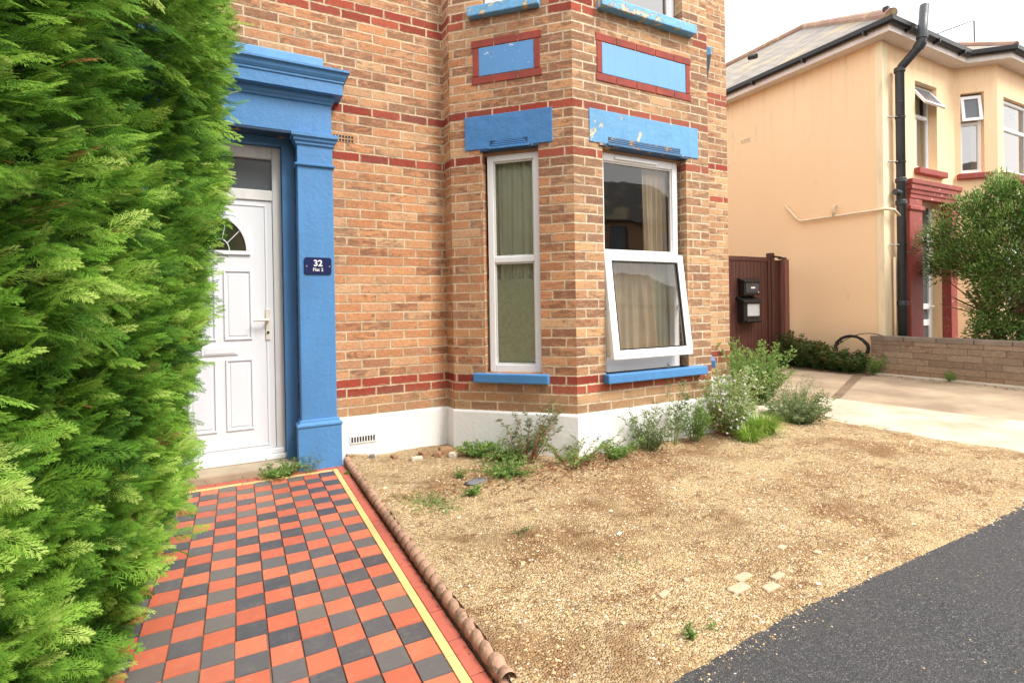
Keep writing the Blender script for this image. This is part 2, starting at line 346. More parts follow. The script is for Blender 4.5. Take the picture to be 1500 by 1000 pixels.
class Fr:   # wall frame: u along the wall, n outwards, z up
    def __init__(s, ox, oy, ux, uy):
        l = math.hypot(ux, uy); s.o = (ox, oy); s.u = (ux / l, uy / l); s.n = (s.u[1], -s.u[0])
    def p(s, u, n, z): return (s.o[0] + s.u[0] * u + s.n[0] * n, s.o[1] + s.u[1] * u + s.n[1] * n, z)
WORLD = Fr(0, 0, 1, 0)   # here n = -Y
def box(mb, F, u0, u1, n0, n1, z0, z1):
    P = [F.p(u, n, z) for z in (z0, z1) for (u, n) in ((u0, n0), (u1, n0), (u1, n1), (u0, n1))]
    mb.shared(P, [(0, 3, 2, 1) if False else (0, 1, 2, 3), (7, 6, 5, 4), (0, 4, 5, 1), (1, 5, 6, 2), (2, 6, 7, 3), (3, 7, 4, 0)])
def obox(name, mat, parent, F, u0, u1, n0, n1, z0, z1, bevel=.004):
    mb = MB(); box(mb, F, u0, u1, n0, n1, z0, z1); return fixn(mb.build(name, mat, parent, bevel))
def fixn(o):
    import bmesh
    b = bmesh.new(); b.from_mesh(o.data); bmesh.ops.recalc_face_normals(b, faces=b.faces); b.to_mesh(o.data); b.free(); return o
def wall(name, mat, parent, F, L, z0, z1, holes, depth=.10, uoff=0, z00=RZ, uvz=True, cut=None):
    """planar wall with rectangular openings (u0,u1,z0,z1), the reveals going in by depth"""
    mb = MB()
    us = sorted({0, L} | {h[i] for h in holes for i in (0, 1)}); zs = sorted({z0, z1} | {h[i] for h in holes for i in (2, 3)})
    for a, b in zip(us, us[1:]):
        for c, d in zip(zs, zs[1:]):
            mu, mz = (a + b) / 2, (c + d) / 2
            if any(h[0] < mu < h[1] and h[2] < mz < h[3] for h in holes): continue
            mb.face([F.p(a, 0, c), F.p(b, 0, c), F.p(b, 0, d), F.p(a, 0, d)], [(x + uoff, y - z00) for x, y in ((a, c), (b, c), (b, d), (a, d))])
    for (a, b, c, d) in holes:
        for (p, q, r) in (((a, c), (a, d), 1), ((b, d), (b, c), 1), ((a, d), (b, d), 0), ((b, c), (a, c), 0)):
            pts = [F.p(p[0], 0, p[1]), F.p(q[0], 0, q[1]), F.p(q[0], -depth, q[1]), F.p(p[0], -depth, p[1])]
            if r: uv = [(p[0] + uoff, p[1] - z00), (q[0] + uoff, q[1] - z00), (q[0] + uoff + depth, q[1] - z00), (p[0] + uoff + depth, p[1] - z00)]
            else: uv = [(p[0] + uoff, p[1] - z00), (q[0] + uoff, q[1] - z00), (q[0] + uoff, q[1] - z00 + depth), (p[0] + uoff, p[1] - z00 + depth)]
            mb.face(pts, uv)
    return mb.build(name, mat, parent)
def molding(name, mat, parent, F, u0, u1, prof, bevel=.002, ends=True):
    mb = MB(); V = []
    for n, z in prof:
        V += [F.p(u0 - n, 0, z), F.p(u0 - n, n, z), F.p(u1 + n, n, z), F.p(u1 + n, 0, z)]
    fs = []
    for i in range(len(prof) - 1):
        for j in range(3): fs.append((4 * i + j, 4 * i + j + 1, 4 * i + j + 5, 4 * i + j + 4))
    k = 4 * (len(prof) - 1); fs.append((0, 3, 2, 1)); fs.append((k, k + 1, k + 2, k + 3))
    mb.shared(V, fs); return fixn(mb.build(name, mat, parent, bevel))
def tube(mb, pts, r, seg=8, cap=True):
    pts = [Vector(p) for p in pts]; rr = r if isinstance(r, (list, tuple)) else [r] * len(pts)
    rings = []; ref = None
    for i, p in enumerate(pts):
        d = (pts[min(i + 1, len(pts) - 1)] - pts[max(i - 1, 0)]).normalized()
        if ref is None: ref = Vector((0, 0, 1)) if abs(d.z) < .9 else Vector((1, 0, 0))
        a = d.cross(ref).normalized(); b = a.cross(d).normalized(); ref = b
        rings.append([p + (a * math.cos(t) + b * math.sin(t)) * rr[i] for t in (2 * PI * q / seg for q in range(seg))])
    V = [v for r_ in rings for v in r_]; fs = []
    for i in range(len(rings) - 1):
        for j in range(seg):
            fs.append((i * seg + j, i * seg + (j + 1) % seg, (i + 1) * seg + (j + 1) % seg, (i + 1) * seg + j))
    if cap: fs.append(tuple(range(seg))[::-1]); fs.append(tuple((len(rings) - 1) * seg + j for j in range(seg)))
    mb.shared(V, fs)
def fast_mesh(name, V, F, mat, parent=None, tint=None, smooth=False):
    V = np.asarray(V, np.float32).reshape(-1, 3); F = np.asarray(F, np.int32); nf, k = F.shape
    me = bpy.data.meshes.new(name); me.vertices.add(len(V)); me.vertices.foreach_set('co', V.ravel())
    me.loops.add(nf * k); me.loops.foreach_set('vertex_index', F.ravel())
    me.polygons.add(nf); me.polygons.foreach_set('loop_start', np.arange(0, nf * k, k, dtype=np.int32)); me.polygons.foreach_set('loop_total', np.full(nf, k, np.int32))
    me.update(calc_edges=True); me.materials.append(M[mat])
    if tint is not None:
        a = me.attributes.new('tint', 'FLOAT', 'FACE'); a.data.foreach_set('value', np.asarray(tint, np.float32))
    (me.shade_smooth if smooth else me.shade_flat)()
    o = bpy.data.objects.new(name, me); COL.objects.link(o)
    if parent is not None: put(o, parent)
    return o
def unit(a): return a / np.maximum(np.linalg.norm(a, axis=-1, keepdims=True), 1e-9)
class Leaves:
    def __init__(s): s.V = []; s.T = []
    def add(s, P, D, L, W, fold=.25, tint=None, N=None, curl=0.):
        P = np.atleast_2d(P).astype(float); n = len(P); D = unit(np.broadcast_to(np.asarray(D, float), (n, 3)))
        R = rng.normal(size=(n, 3)) if N is None else np.broadcast_to(np.asarray(N, float), (n, 3)) + rng.normal(size=(n, 3)) * .35
        side = unit(np.cross(D, R)); up = np.cross(side, D)
        L = np.broadcast_to(L, (n,))[:, None]; W = np.broadcast_to(W, (n,))[:, None]
        mid = P + D * L * .45 + up * W * fold; tip = P + D * L - up * L * curl
        s.V.append(np.stack([P, mid + side * W * .5, tip, mid - side * W * .5], 1))
        s.T.append(rng.random(n) if tint is None else np.broadcast_to(tint, (n,)).copy())
    def build(s, name, mat, parent):
        V = np.concatenate(s.V).reshape(-1, 3); n = len(V) // 4
        return fast_mesh(name, V, np.arange(n * 4).reshape(n, 4), mat, parent, np.concatenate(s.T))

# ------------------------------------------------------------------ camera, world, light
def setup():
    f, rx, ry, rz = 763.237, .004678, .4847, -.016755
    cx, sx, cy, sy, cz, sz = math.cos(rx), math.sin(rx), math.cos(ry), math.sin(ry), math.cos(rz), math.sin(rz)
    yaw = Matrix(((cy, -sy, 0), (sy, cy, 0), (0, 0, 1))); base = Matrix(((1, 0, 0), (0, 0, -1), (0, 1, 0)))
    pit = Matrix(((1, 0, 0), (0, cx, -sx), (0, sx, cx))); rol = Matrix(((cz, -sz, 0), (sz, cz, 0), (0, 0, 1)))
    R = rol @ pit @ base @ yaw
    X, Y, Z = R[0], R[1], R[2]
    cam = bpy.data.cameras.new('camera'); o = bpy.data.objects.new('camera', cam); COL.objects.link(o)
    o.matrix_world = Matrix(((X[0], -Y[0], -Z[0], 0), (X[1], -Y[1], -Z[1], 0), (X[2], -Y[2], -Z[2], 0), (0, 0, 0, 1)))
    cam.sensor_width = 36; cam.sensor_fit = 'HORIZONTAL'; cam.lens = f / 1500 * 36; cam.shift_y = -47.25 / 1500
    cam.clip_start = .05; cam.clip_end = 2000
    S.camera = o
    w = bpy.data.worlds.new('World'); S.world = w; w.use_nodes = True; t = w.node_tree; t.nodes.clear()
    out = t.nodes.new('ShaderNodeOutputWorld'); sky = t.nodes.new('ShaderNodeTexSky'); sky.sky_type = 'NISHITA'; sky.sun_disc = False
    el, az = math.radians(50), math.radians(SUN_AZ)
    sky.sun_elevation = el; sky.sun_rotation = az; sky.air_density = 1.; sky.dust_density = 3
    bg = t.nodes.new('ShaderNodeBackground'); bg.inputs[1].default_value = .12; t.links.new(sky.outputs[0], bg.inputs[0])
    cl = t.nodes.new('ShaderNodeBackground'); cl.inputs[0].default_value = (1, .985, .97, 1); cl.inputs[1].default_value = CLOUD
    tc = t.nodes.new('ShaderNodeTexCoord'); nz = t.nodes.new('ShaderNodeTexNoise'); nz.inputs['Scale'].default_value = 1.6; nz.inputs['Detail'].default_value = 6
    t.links.new(tc.outputs['Generated'], nz.inputs[0])
    mr = t.nodes.new('ShaderNodeMapRange'); t.links.new(nz.outputs[0], mr.inputs[0]); mr.inputs[1].default_value = .25; mr.inputs[2].default_value = .5; mr.inputs[3].default_value = .72; mr.inputs[4].default_value = 1
    mx = t.nodes.new('ShaderNodeMixShader'); t.links.new(mr.outputs[0], mx.inputs[0]); t.links.new(bg.outputs[0], mx.inputs[1]); t.links.new(cl.outputs[0], mx.inputs[2]); t.links.new(mx.outputs[0], out.inputs[0])
    sl = bpy.data.lights.new('sun', 'SUN'); sl.energy = SUN; sl.angle = math.radians(24); sl.color = (1, .95, .87)
    so = bpy.data.objects.new('sun', sl); COL.objects.link(so)
    # Nishita azimuth is measured from +Y towards +X
    d = Vector((math.sin(az) * math.cos(el), math.cos(az) * math.cos(el), math.sin(el)))
    so.rotation_euler = d.to_track_quat('Z', 'Y').to_euler()
    S.view_settings.view_transform = 'Standard'; S.view_settings.look = 'None'; S.view_settings.exposure = EXPO; S.view_settings.gamma = 1
    S.render.engine = 'CYCLES'
    S.cycles.max_bounces = 8; S.cycles.transparent_max_bounces = 12
SUN_AZ, CLOUD, SUN, EXPO = 146, .95, 1.9, 1.30
setup()
# ------------------------------------------------------------------ the brick house
q = math.sqrt(.5)
FM = Fr(0, 4.30, 1, 0); FB = Fr(2.36, 3.40, 1, 0)
FC = Fr(1.6175, 4.1425, 1, -1); FR = Fr(3.86, 3.40, 1, 1)
FRL = Fr(1.6175, 4.30, 0, -1); FRR = Fr(4.6025, 4.1425, 0, 1)   # little returns at either end of the bay
LC = 1.05; TOP = 4.75
house = thing('brick_house', 'orange and red brick house with white plinth, canted bay and blue painted trim', 'house', (2.3, 5.5, G))

def glazing(parent, F, u0, u1, nb, z0, z1, name='window', fr=.055, rail=None, railw=.05, mat='upvc', frost=None, drips=True, g='glass', glass_upper=True):
    """a framed window: nb is the outer face of the frame (negative = set back)"""
    mb = MB(); th = .06
    box(mb, F, u0, u0 + fr, nb - th, nb, z0, z1); box(mb, F, u1 - fr, u1, nb - th, nb, z0, z1)
    box(mb, F, u0 + fr, u1 - fr, nb - th, nb, z0, z0 + fr * 1.25); box(mb, F, u0 + fr, u1 - fr, nb - th, nb, z1 - fr, z1)
    if rail: box(mb, F, u0 + fr, u1 - fr, nb - th, nb - .002, rail - railw / 2, rail + railw / 2)
    o = fixn(mb.build(name, mat, parent, .006))
    # thin glazing beads
    segs = [(z0 + fr * 1.25, rail - railw / 2), (rail + railw / 2, z1 - fr)] if rail else [(z0 + fr * 1.25, z1 - fr)]
    for i, (a, b) in enumerate(segs):
        bd = MB(); e = .012
        for (x0, x1, y0, y1) in ((u0 + fr, u0 + fr + e, a, b), (u1 - fr - e, u1 - fr, a, b), (u0 + fr + e, u1 - fr - e, a, a + e), (u0 + fr + e, u1 - fr - e, b - e, b)):
            box(bd, F, x0, x1, nb - .035, nb - .014, y0, y1)
        fixn(bd.build('glazing_bead', 'upvc_dirty', o, .003))
        pm = MB(); pm.face([F.p(u0 + fr, nb - .03, a), F.p(u1 - fr, nb - .03, a), F.p(u1 - fr, nb - .03, b), F.p(u0 + fr, nb - .03, b)])
        if glass_upper or i == 0: pm.build('pane', g, o)
    return o

# walls with their openings
DOOR = (-.636 + 6, .413 + 6, G, 1.336)
wall('wall', 'brick', house, Fr(-6, 4.30, 1, 0), 7.6175, G, TOP, [DOOR], .10, uoff=0.03)
wall('wall', 'brick', house, FRL, .1575, G, TOP, [], uoff=.1)
CW = (LC - .765, LC - .285, -.545, 1.30); CU = (LC - .75, LC - .30, 2.475, 3.95)
wall('bay_wall', 'brick_cant', house, FC, LC, G, TOP, [CW, CU], .09, uoff=.07)
FW = (.285, 1.215, -.56, 1.305); FU = (.30, 1.20, 2.475, 3.95)
wall('bay_wall', 'brick_front', house, FB, 1.5, G, TOP, [FW, FU], .11, uoff=.117)
RW = (.285, .765, -.545, 1.30); RU = (.30, .75, 2.475, 3.95)
wall('bay_wall', 'brick_bay', house, FR, LC, G, TOP, [RW, RU], .09, uoff=.02)
wall('wall', 'brick_bay', house, FRR, .1575, G, TOP, [], uoff=.1)
wall('wall', 'brick_bay', house, Fr(4.6025, 4.30, 1, 0), .5975, G, TOP, [], uoff=.06)
wall('wall', 'brick_bay', house, Fr(5.2, 4.30, 0, 1), 8.5, G, TOP, [], uoff=.06)
rb = MB()
rb.face([(-6, 4.3, TOP), (1.6175, 4.3, TOP), (1.6175, 4.1425, TOP), (2.36, 3.4, TOP), (3.86, 3.4, TOP), (4.6025, 4.1425, TOP), (4.6025, 4.3, TOP), (5.2, 4.3, TOP), (5.2, 12.8, TOP), (-6, 12.8, TOP)])
rb.face([(-6, 12.8, G), (5.2, 12.8, G), (5.2, 12.8, TOP), (-6, 12.8, TOP)]); rb.face([(-6, 4.3, G), (-6, 12.8, G), (-6, 12.8, TOP), (-6, 4.3, TOP)])
rb.build('roof', 'slate', house)
# white plinth following the outline, mitred
def offset_path(path, off):
    out = []
    for i, p in enumerate(path):
        ds = []
        if i > 0: ds.append((Vector(p) - Vector(path[i - 1])).normalized())
        if i < len(path) - 1: ds.append((Vector(path[i + 1]) - Vector(p)).normalized())
        ns = [Vector((d.y, -d.x)) for d in ds]
        if len(ns) == 1: out.append(Vector(p) + ns[0] * off)
        else:
            m = (ns[0] + ns[1]).normalized(); out.append(Vector(p) + m * (off / max(.3, m.dot(ns[0]))))
    return out
def strip(name, mat, parent, path, prof, bevel=0):
    mb = MB(); rows = [[(p.x, p.y, z) for p in offset_path(path, n)] for n, z in prof]; k = len(path)
    V = [v for r in rows for v in r]; fs = []
    for i in range(len(rows) - 1):
        for j in range(k - 1): fs.append((i * k + j, i * k + j + 1, (i + 1) * k + j + 1, (i + 1) * k + j))
    mb.shared(V, fs); return mb.build(name, mat, parent, bevel)
pp = [(.672, 4.3), (1.6175, 4.3), (1.6175, 4.1425), (2.36, 3.4), (3.86, 3.4), (4.6025, 4.1425), (4.6025, 4.3), (5.2, 4.3), (5.2, 12.8)]
strip('plinth', 'white_plinth', house, pp, [(.018, G - .05), (.018, -.875), (.014, -.864), (-.004, -.857)])

# lintels, sills, panels and mouldings of the bay
def lintel(F, u0, u1, z0, z1, mat, m0, m1, mm='blue_lintel'):
    o = obox('lintel', mat, house, F, u0, u1, -.08, .008, z0, z1, .004)
    mb = MB()       # stepped hood moulding let into the soffit edge
    for i, (ins, n1, a, b) in enumerate(((0, .022, z0 - .012, z0 + .010), (.018, .018, z0 + .014, z0 + .026), (.032, .015, z0 + .030, z0 + .042), (.050, .012, z0 + .046, z0 + .056))):
        box(mb, F, m0 + ins, m1 - ins, .004, n1, a, b)
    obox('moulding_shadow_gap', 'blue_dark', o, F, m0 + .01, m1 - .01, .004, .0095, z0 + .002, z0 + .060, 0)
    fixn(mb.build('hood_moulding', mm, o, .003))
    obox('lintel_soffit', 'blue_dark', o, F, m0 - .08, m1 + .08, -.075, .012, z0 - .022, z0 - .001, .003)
    return o
def sill(F, u0, u1, z0, z1, n1, mat):
    o = obox('window_sill', mat, house, F, u0, u1, -.09, n1, z0, z1, .008); return o
def panel(F, u0, u1, z0, z1, mat):
    o = obox('painted_panel', mat, house, F, u0, u1, -.03, .004, z0, z1, .002)
    br = MB(); jt = .010; t = .065
    def br_row(a, b, c, d, n):
        w = (b - a - jt * (n - 1)) / n
        for i in range(n): box(br, F, a + i * (w + jt), a + i * (w + jt) + w, -.03, .006 + random.random() * .002, c, d)
    nn = max(3, round((u1 - u0 + 2 * t) / .235))
    br_row(u0 - t, u1 + t, z1 + jt * .6, z1 + t, nn); br_row(u0 - t, u1 + t, z0 - t, z0 - jt * .6, nn)
    for (a, b) in ((u0 - t * .8, u0 - jt * .3), (u1 + jt * .3, u1 + t * .8)): box(br, F, a, b, -.03, .007, z0, z1)
    fixn(br.build('red_brick_surround', 'red_brick', o, .002))
k = NT('painted red brick'); ob = k.coord()
c = k.mix(k.map(k.noise(ob, 8, 5, .7), .35, .65), (.34, .055, .036), (.22, .048, .038)); c = k.mix(k.map(k.noise(ob, 3, 5), .55, .7, 0, .5), c, (.42, .11, .06))
k.bump(k.noise(ob, 60, 5, .7), .4, .004); M['red_brick'] = k.set(Base_Color=c, Roughness=.85)
lintel(FC, LC - .915, LC - .165, 1.308, 1.585, 'blue_lintel', LC - .70, LC - .36)
lintel(FB, .155, 1.365, 1.312, 1.582, 'blue_flaking', .33, 1.15, 'moulding_worn')
lintel(FR, .165, .915, 1.308, 1.585, 'blue_lintel', .36, .70)
sill(FC, LC - .86, LC - .22, -.622, -.546, .055, 'blue_sill')
sill(FB, .255, 1.375, -.634, -.560, .075, 'blue_sill')
sill(FR, .22, .86, -.622, -.546, .055, 'blue_sill')
sill(FC, LC - .86, LC - .25, 2.392, 2.475, .06, 'blue_peeling')
sill(FB, .25, 1.30, 2.392, 2.475, .075, 'blue_peeling')
sill(FR, .25, .86, 2.392, 2.475, .06, 'blue_peeling')
for F, a, b in ((FC, LC - .78, LC - .309), (FR, .309, .78)): panel(F, a, b, 1.915, 2.146, 'blue_chalk')
panel(FB, .295, 1.223, 1.884, 2.136, 'blue_pale')

# bay windows, ground floor
w1 = glazing(house, FC, LC - .742, LC - .292, -.05, -.545, 1.262, fr=.052, rail=.392, railw=.05)
obox('head_board', 'airbrick', w1, FC, LC - .765, LC - .285, -.10, -.045, 1.263, 1.308, .002)
glazing(house, FR, .292, .742, -.05, -.545, 1.262, fr=.052, rail=.392, railw=.05)
# front window: fixed upper pane, top-hung lower sash standing open
u0, u1 = .292, 1.178
mb = MB()
box(mb, FB, u0, u0 + .055, -.13, -.07, -.562, 1.27); box(mb, FB, u1 - .06, u1, -.13, -.07, -.562, 1.27)
box(mb, FB, u0 + .055, u1 - .06, -.13, -.07, 1.205, 1.27); box(mb, FB, u0 + .055, u1 - .06, -.13, -.07, .395, .455)
box(mb, FB, u0 + .055, u1 - .06, -.13, -.065, -.562, -.44)
w2 = fixn(mb.build('window', 'upvc', house, .006))
obox('trickle_vent', 'upvc', w2, FB, .46, .93, -.07, -.052, 1.222, 1.245, .004)
obox('head_board', 'airbrick', w2, FB, .285, 1.215, -.12, -.065, 1.271, 1.312, .002)
pm = MB(); pm.face([FB.p(u0 + .055, -.10, .455), FB.p(u1 - .06, -.10, .455), FB.p(u1 - .06, -.10, 1.205), FB.p(u0 + .055, -.10, 1.205)]); pm.build('pane', 'glass', w2)
bd = MB()
for a in ((u0 + .055, u0 + .068, .455, 1.205), (u1 - .073, u1 - .06, .455, 1.205), (u0 + .068, u1 - .073, .455, .468), (u0 + .068, u1 - .073, 1.192, 1.205)): box(bd, FB, a[0], a[1], -.10, -.085, a[2], a[3])
fixn(bd.build('glazing_bead', 'upvc_dirty', w2, .003))
# the sash swings out of the wall about its top edge
piv = Vector(FB.p(0, -.068, .43)); ang = math.radians(7.2)
def swing(o, piv, axis, ang):
    R = Matrix.Translation(piv) @ Matrix.Rotation(ang, 4, axis) @ Matrix.Translation(-piv); o.data.transform(R); return o
s0, s1, sz0, sz1 = u0 + .008, u1 + .0, -.455, .43
mb = MB()
box(mb, FB, s0, s0 + .07, -.068, -.018, sz0, sz1); box(mb, FB, s1 - .07, s1, -.068, -.018, sz0, sz1)
box(mb, FB, s0 + .07, s1 - .07, -.068, -.018, sz0, sz0 + .075); box(mb, FB, s0 + .07, s1 - .07, -.068, -.018, sz1 - .07, sz1)
sash = swing(fixn(mb.build('sash', 'upvc', w2)), piv, 'X', -ang)
bv = sash.modifiers.new('Bevel', 'BEVEL'); bv.width = .008; bv.segments = 2; bv.limit_method = 'ANGLE'
pm = MB(); pm.face([FB.p(s0 + .07, -.04, sz0 + .075), FB.p(s1 - .07, -.04, sz0 + .075), FB.p(s1 - .07, -.04, sz1 - .07), FB.p(s0 + .07, -.04, sz1 - .07)])
swing(pm.build('sash_pane', 'glass', w2), piv, 'X', -ang)
bd = MB()
for a in ((s0 + .07, s0 + .08, sz0 + .075, sz1 - .07), (s1 - .08, s1 - .07, sz0 + .075, sz1 - .07), (s0 + .08, s1 - .08, sz0 + .075, sz0 + .085), (s0 + .08, s1 - .08, sz1 - .08, sz1 - .07)): box(bd, FB, a[0], a[1], -.04, -.024, a[2], a[3])
swing(fixn(bd.build('sash_gasket', 'black_metal', w2)), piv, 'X', -ang)
for uu in (s0 + .004, s1 - .02):
    mb = MB(); box(mb, FB, uu, uu + .012, -.075, .035, -.02, -.008); swing(fixn(mb.build('stay', 'chrome', w2)), Vector(FB.p(0, -.07, .0)), 'X', .3)
# upper floor windows
glazing(house, FC, LC - .742, LC - .31, -.05, 2.476, 3.95, fr=.055, rail=3.3, g='glass_sky')
glazing(house, FB, .31, 1.19, -.09, 2.476, 3.95, fr=.06, rail=3.3, g='glass_sky')
glazing(house, FR, .31, .742, -.05, 2.476, 3.95, fr=.055, rail=3.3, g='glass_sky')
# the room behind
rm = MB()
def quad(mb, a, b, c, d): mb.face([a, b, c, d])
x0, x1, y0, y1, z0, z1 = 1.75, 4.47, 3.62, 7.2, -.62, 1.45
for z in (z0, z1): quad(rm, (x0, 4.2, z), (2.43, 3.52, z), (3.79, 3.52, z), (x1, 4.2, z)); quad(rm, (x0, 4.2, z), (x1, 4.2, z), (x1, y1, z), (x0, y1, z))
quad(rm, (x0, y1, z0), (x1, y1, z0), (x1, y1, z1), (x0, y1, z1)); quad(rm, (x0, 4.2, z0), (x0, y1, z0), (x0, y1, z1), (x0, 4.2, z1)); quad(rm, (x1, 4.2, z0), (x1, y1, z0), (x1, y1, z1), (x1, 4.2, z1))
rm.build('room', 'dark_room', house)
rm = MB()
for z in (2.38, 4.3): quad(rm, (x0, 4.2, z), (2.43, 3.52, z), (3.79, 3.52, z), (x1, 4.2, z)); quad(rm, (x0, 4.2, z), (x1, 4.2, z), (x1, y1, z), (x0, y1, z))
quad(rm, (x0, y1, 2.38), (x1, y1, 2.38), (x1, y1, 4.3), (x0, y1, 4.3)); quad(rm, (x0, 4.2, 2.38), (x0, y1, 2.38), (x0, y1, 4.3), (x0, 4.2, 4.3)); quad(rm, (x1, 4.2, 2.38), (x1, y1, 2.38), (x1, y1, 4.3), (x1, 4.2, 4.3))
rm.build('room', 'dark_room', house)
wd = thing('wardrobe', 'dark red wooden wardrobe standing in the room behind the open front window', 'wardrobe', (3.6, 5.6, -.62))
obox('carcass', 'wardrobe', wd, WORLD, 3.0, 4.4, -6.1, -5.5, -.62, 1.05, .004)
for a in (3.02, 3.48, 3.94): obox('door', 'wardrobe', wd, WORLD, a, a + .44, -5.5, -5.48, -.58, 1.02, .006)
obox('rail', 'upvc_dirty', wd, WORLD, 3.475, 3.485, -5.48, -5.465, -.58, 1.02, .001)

def curtain(name, label, F, u0, u1, n, z0, z1, mat, folds, amp=.02, gather=0., group=None, ph=0):
    nu, nz = 120, 14; V = np.zeros((nz, nu, 3)); us = np.linspace(0, 1, nu)
    for i in range(nz):
        t = i / (nz - 1); z = z0 + (z1 - z0) * t
        w = (u1 - u0); uu = u0 + w * (us + .012 * np.sin(us * 9 + t * 4)) + gather * (1 - t) * us * w
        am = amp * (.5 + .8 * (1 - t)) ; nn = n + am * np.sin(us * folds * 2 * PI + ph + .5 * np.sin(t * 3 + us * 7)) + am * .45 * np.sin(us * folds * 4.7 * PI + 1.3 * ph)
        for j in range(nu): V[i, j] = F.p(uu[j], nn[j], z)
    I = np.arange(nz * nu).reshape(nz, nu); Fc = np.stack([I[:-1, :-1], I[:-1, 1:], I[1:, 1:], I[1:, :-1]], -1).reshape(-1, 4)
    o = fast_mesh(name, V, Fc, mat, None, None, True); m = o.modifiers.new('Solid', 'SOLIDIFY'); m.thickness = .002
    return tag(o, label, 'curtain', group)
curtain('curtain', 'sage curtain in soft folds hanging behind the narrow angled bay window', FC, LC - .76, LC - .27, -.140, .10, 1.33, 'curtain_green', 5, .014)
o = obox('privacy_board', 'film', None, FC, LC - .78, LC - .24, -.124, -.116, -.60, .235, .001); tag(o, 'mottled pale green board filling the lower half of the narrow bay window', 'board')
curtain('curtain', 'cream curtain bunched at the right side of the upper pane of the front window', FB, .84, 1.13, -.175, .36, 1.33, 'curtain', 4, .018, 0, ph=1)
curtain('curtain', 'cream curtain drawn across the lower part of the open front window', FB, .42, .98, -.19, -.60, .42, 'curtain', 4, .024, .1, ph=2)
curtain('curtain', 'brown tinted curtain edge showing at the right of the opened sash', FB, 1.0, 1.22, -.20, -.60, .40, 'curtain_green', 3, .02, 0, ph=3)
curtain('curtain', 'sage curtain hanging in the far side window of the bay', FR, .26, .76, -.2, -.5, 1.33, 'curtain_green', 5, .022)

# ---- porch: pilasters, entablature, door
def pilaster(ua, ub):
    P = .10
    o = obox('pilaster', 'blue', house, FM, ua, ub, -.03, P, -.84, 1.25, .006)
    molding('capital', 'blue', o, FM, ua + P, ub - P, [(.098, 1.235), (.112, 1.25), (.112, 1.264), (.124, 1.276), (.126, 1.294), (.140, 1.304), (.140, 1.334)])
    molding('neck_ring', 'blue', o, FM, ua + P, ub - P, [(.099, 1.085), (.116, 1.090), (.118, 1.104), (.099, 1.110)])
    molding('base_block', 'blue', o, FM, ua + P, ub - P, [(.128, G - .02), (.128, -.885), (.136, -.875), (.134, -.86), (.116, -.848), (.114, -.832), (.099, -.826)], .003)
    return o
pilaster(.412, .668); pilaster(-.90, -.635)
EU0, EU1 = -.80, .565
molding('frieze', 'blue', house, FM, EU0, EU1, [(.0995, 1.3345), (.0995, 1.566)], .004)
molding('cornice', 'blue', house, FM, EU0, EU1, [(.101, 1.566), (.110, 1.572), (.112, 1.585), (.124, 1.60), (.126, 1.632), (.176, 1.634), (.176, 1.716), (.184, 1.722), (.184, 1.734), (.190, 1.742), (.200, 1.760), (.206, 1.785), (.222, 1.794), (.222, 1.812), (.05, 1.832)], .0015)
obox('blocking_course', 'blue_pale', house, FM, -.86, .615, -.02, .085, 1.822, 1.932, .008)
# jambs and head boards around the door, set back in the porch
jb = MB(); box(jb, FM, .318, .411, -.16, -.055, G, 1.333); box(jb, FM, -.634, -.535, -.16, -.055, G, 1.333); box(jb, FM, -.535, .318, -.16, -.055, 1.262, 1.333)
fixn(jb.build('door_surround', 'blue', house, .004))
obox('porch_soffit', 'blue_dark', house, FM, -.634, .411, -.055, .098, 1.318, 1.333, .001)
obox('doorstep', 'steel', house, FM, -.634, .411, -.2, .085, G - .03, -1.142, .018)
dn = -.12
fm = MB()
box(fm, FM, .250, .316, -.2, dn, -1.12, 1.26); box(fm, FM, -.533, -.468, -.2, dn, -1.12, 1.26); box(fm, FM, -.468, .25, -.2, dn, 1.165, 1.26); box(fm, FM, -.468, .25, -.2, dn, .845, .925)
fm = fixn(fm.build('door_frame', 'upvc_dirty', house, .006))
obox('fanlight_pane', 'glass_frost', fm, FM, -.468, .25, -.17, -.155, .925, 1.165, 0)
sil = MB(); box(sil, FM, -.545, .33, -.18, dn + .03, -1.141, -1.10); box(sil, FM, -.53, .31, -.18, dn + .012, -1.099, -1.06); sl_ = fixn(sil.build('door_sill', 'upvc', fm, .008))
door = obox('door', 'door_white', house, FM, -.466, .248, -.18, dn - .012, -1.058, .843, .004)
dl = dn - .012
def ring(F, ua, ub, za, zb, w, n0, n1, mb):
    box(mb, F, ua, ub, n0, n1, za, za + w); box(mb, F, ua, ub, n0, n1, zb - w, zb); box(mb, F, ua, ua + w, n0, n1, za + w, zb - w); box(mb, F, ub - w, ub, n0, n1, za + w, zb - w)
for (ua, ub, za, zb) in ((-.09, .098, -.215, .31), (-.33, -.142, -.215, .31), (-.085, .100, -.895, -.36), (-.33, -.145, -.895, -.36)):
    mb = MB(); ring(FM, ua, ub, za, zb, .014, dl - .004, dl + .009, mb); box(mb, FM, ua + .03, ub - .03, dl - .004, dl + .004, za + .03, zb - .03)
    fixn(mb.build('door_panel', 'door_white', door, .006))
mb = MB(); ring(FM, -.42, .205, -1.03, .81, .012, dl - .004, dl + .006, mb); fixn(mb.build('door_beading', 'door_white', door, .004))
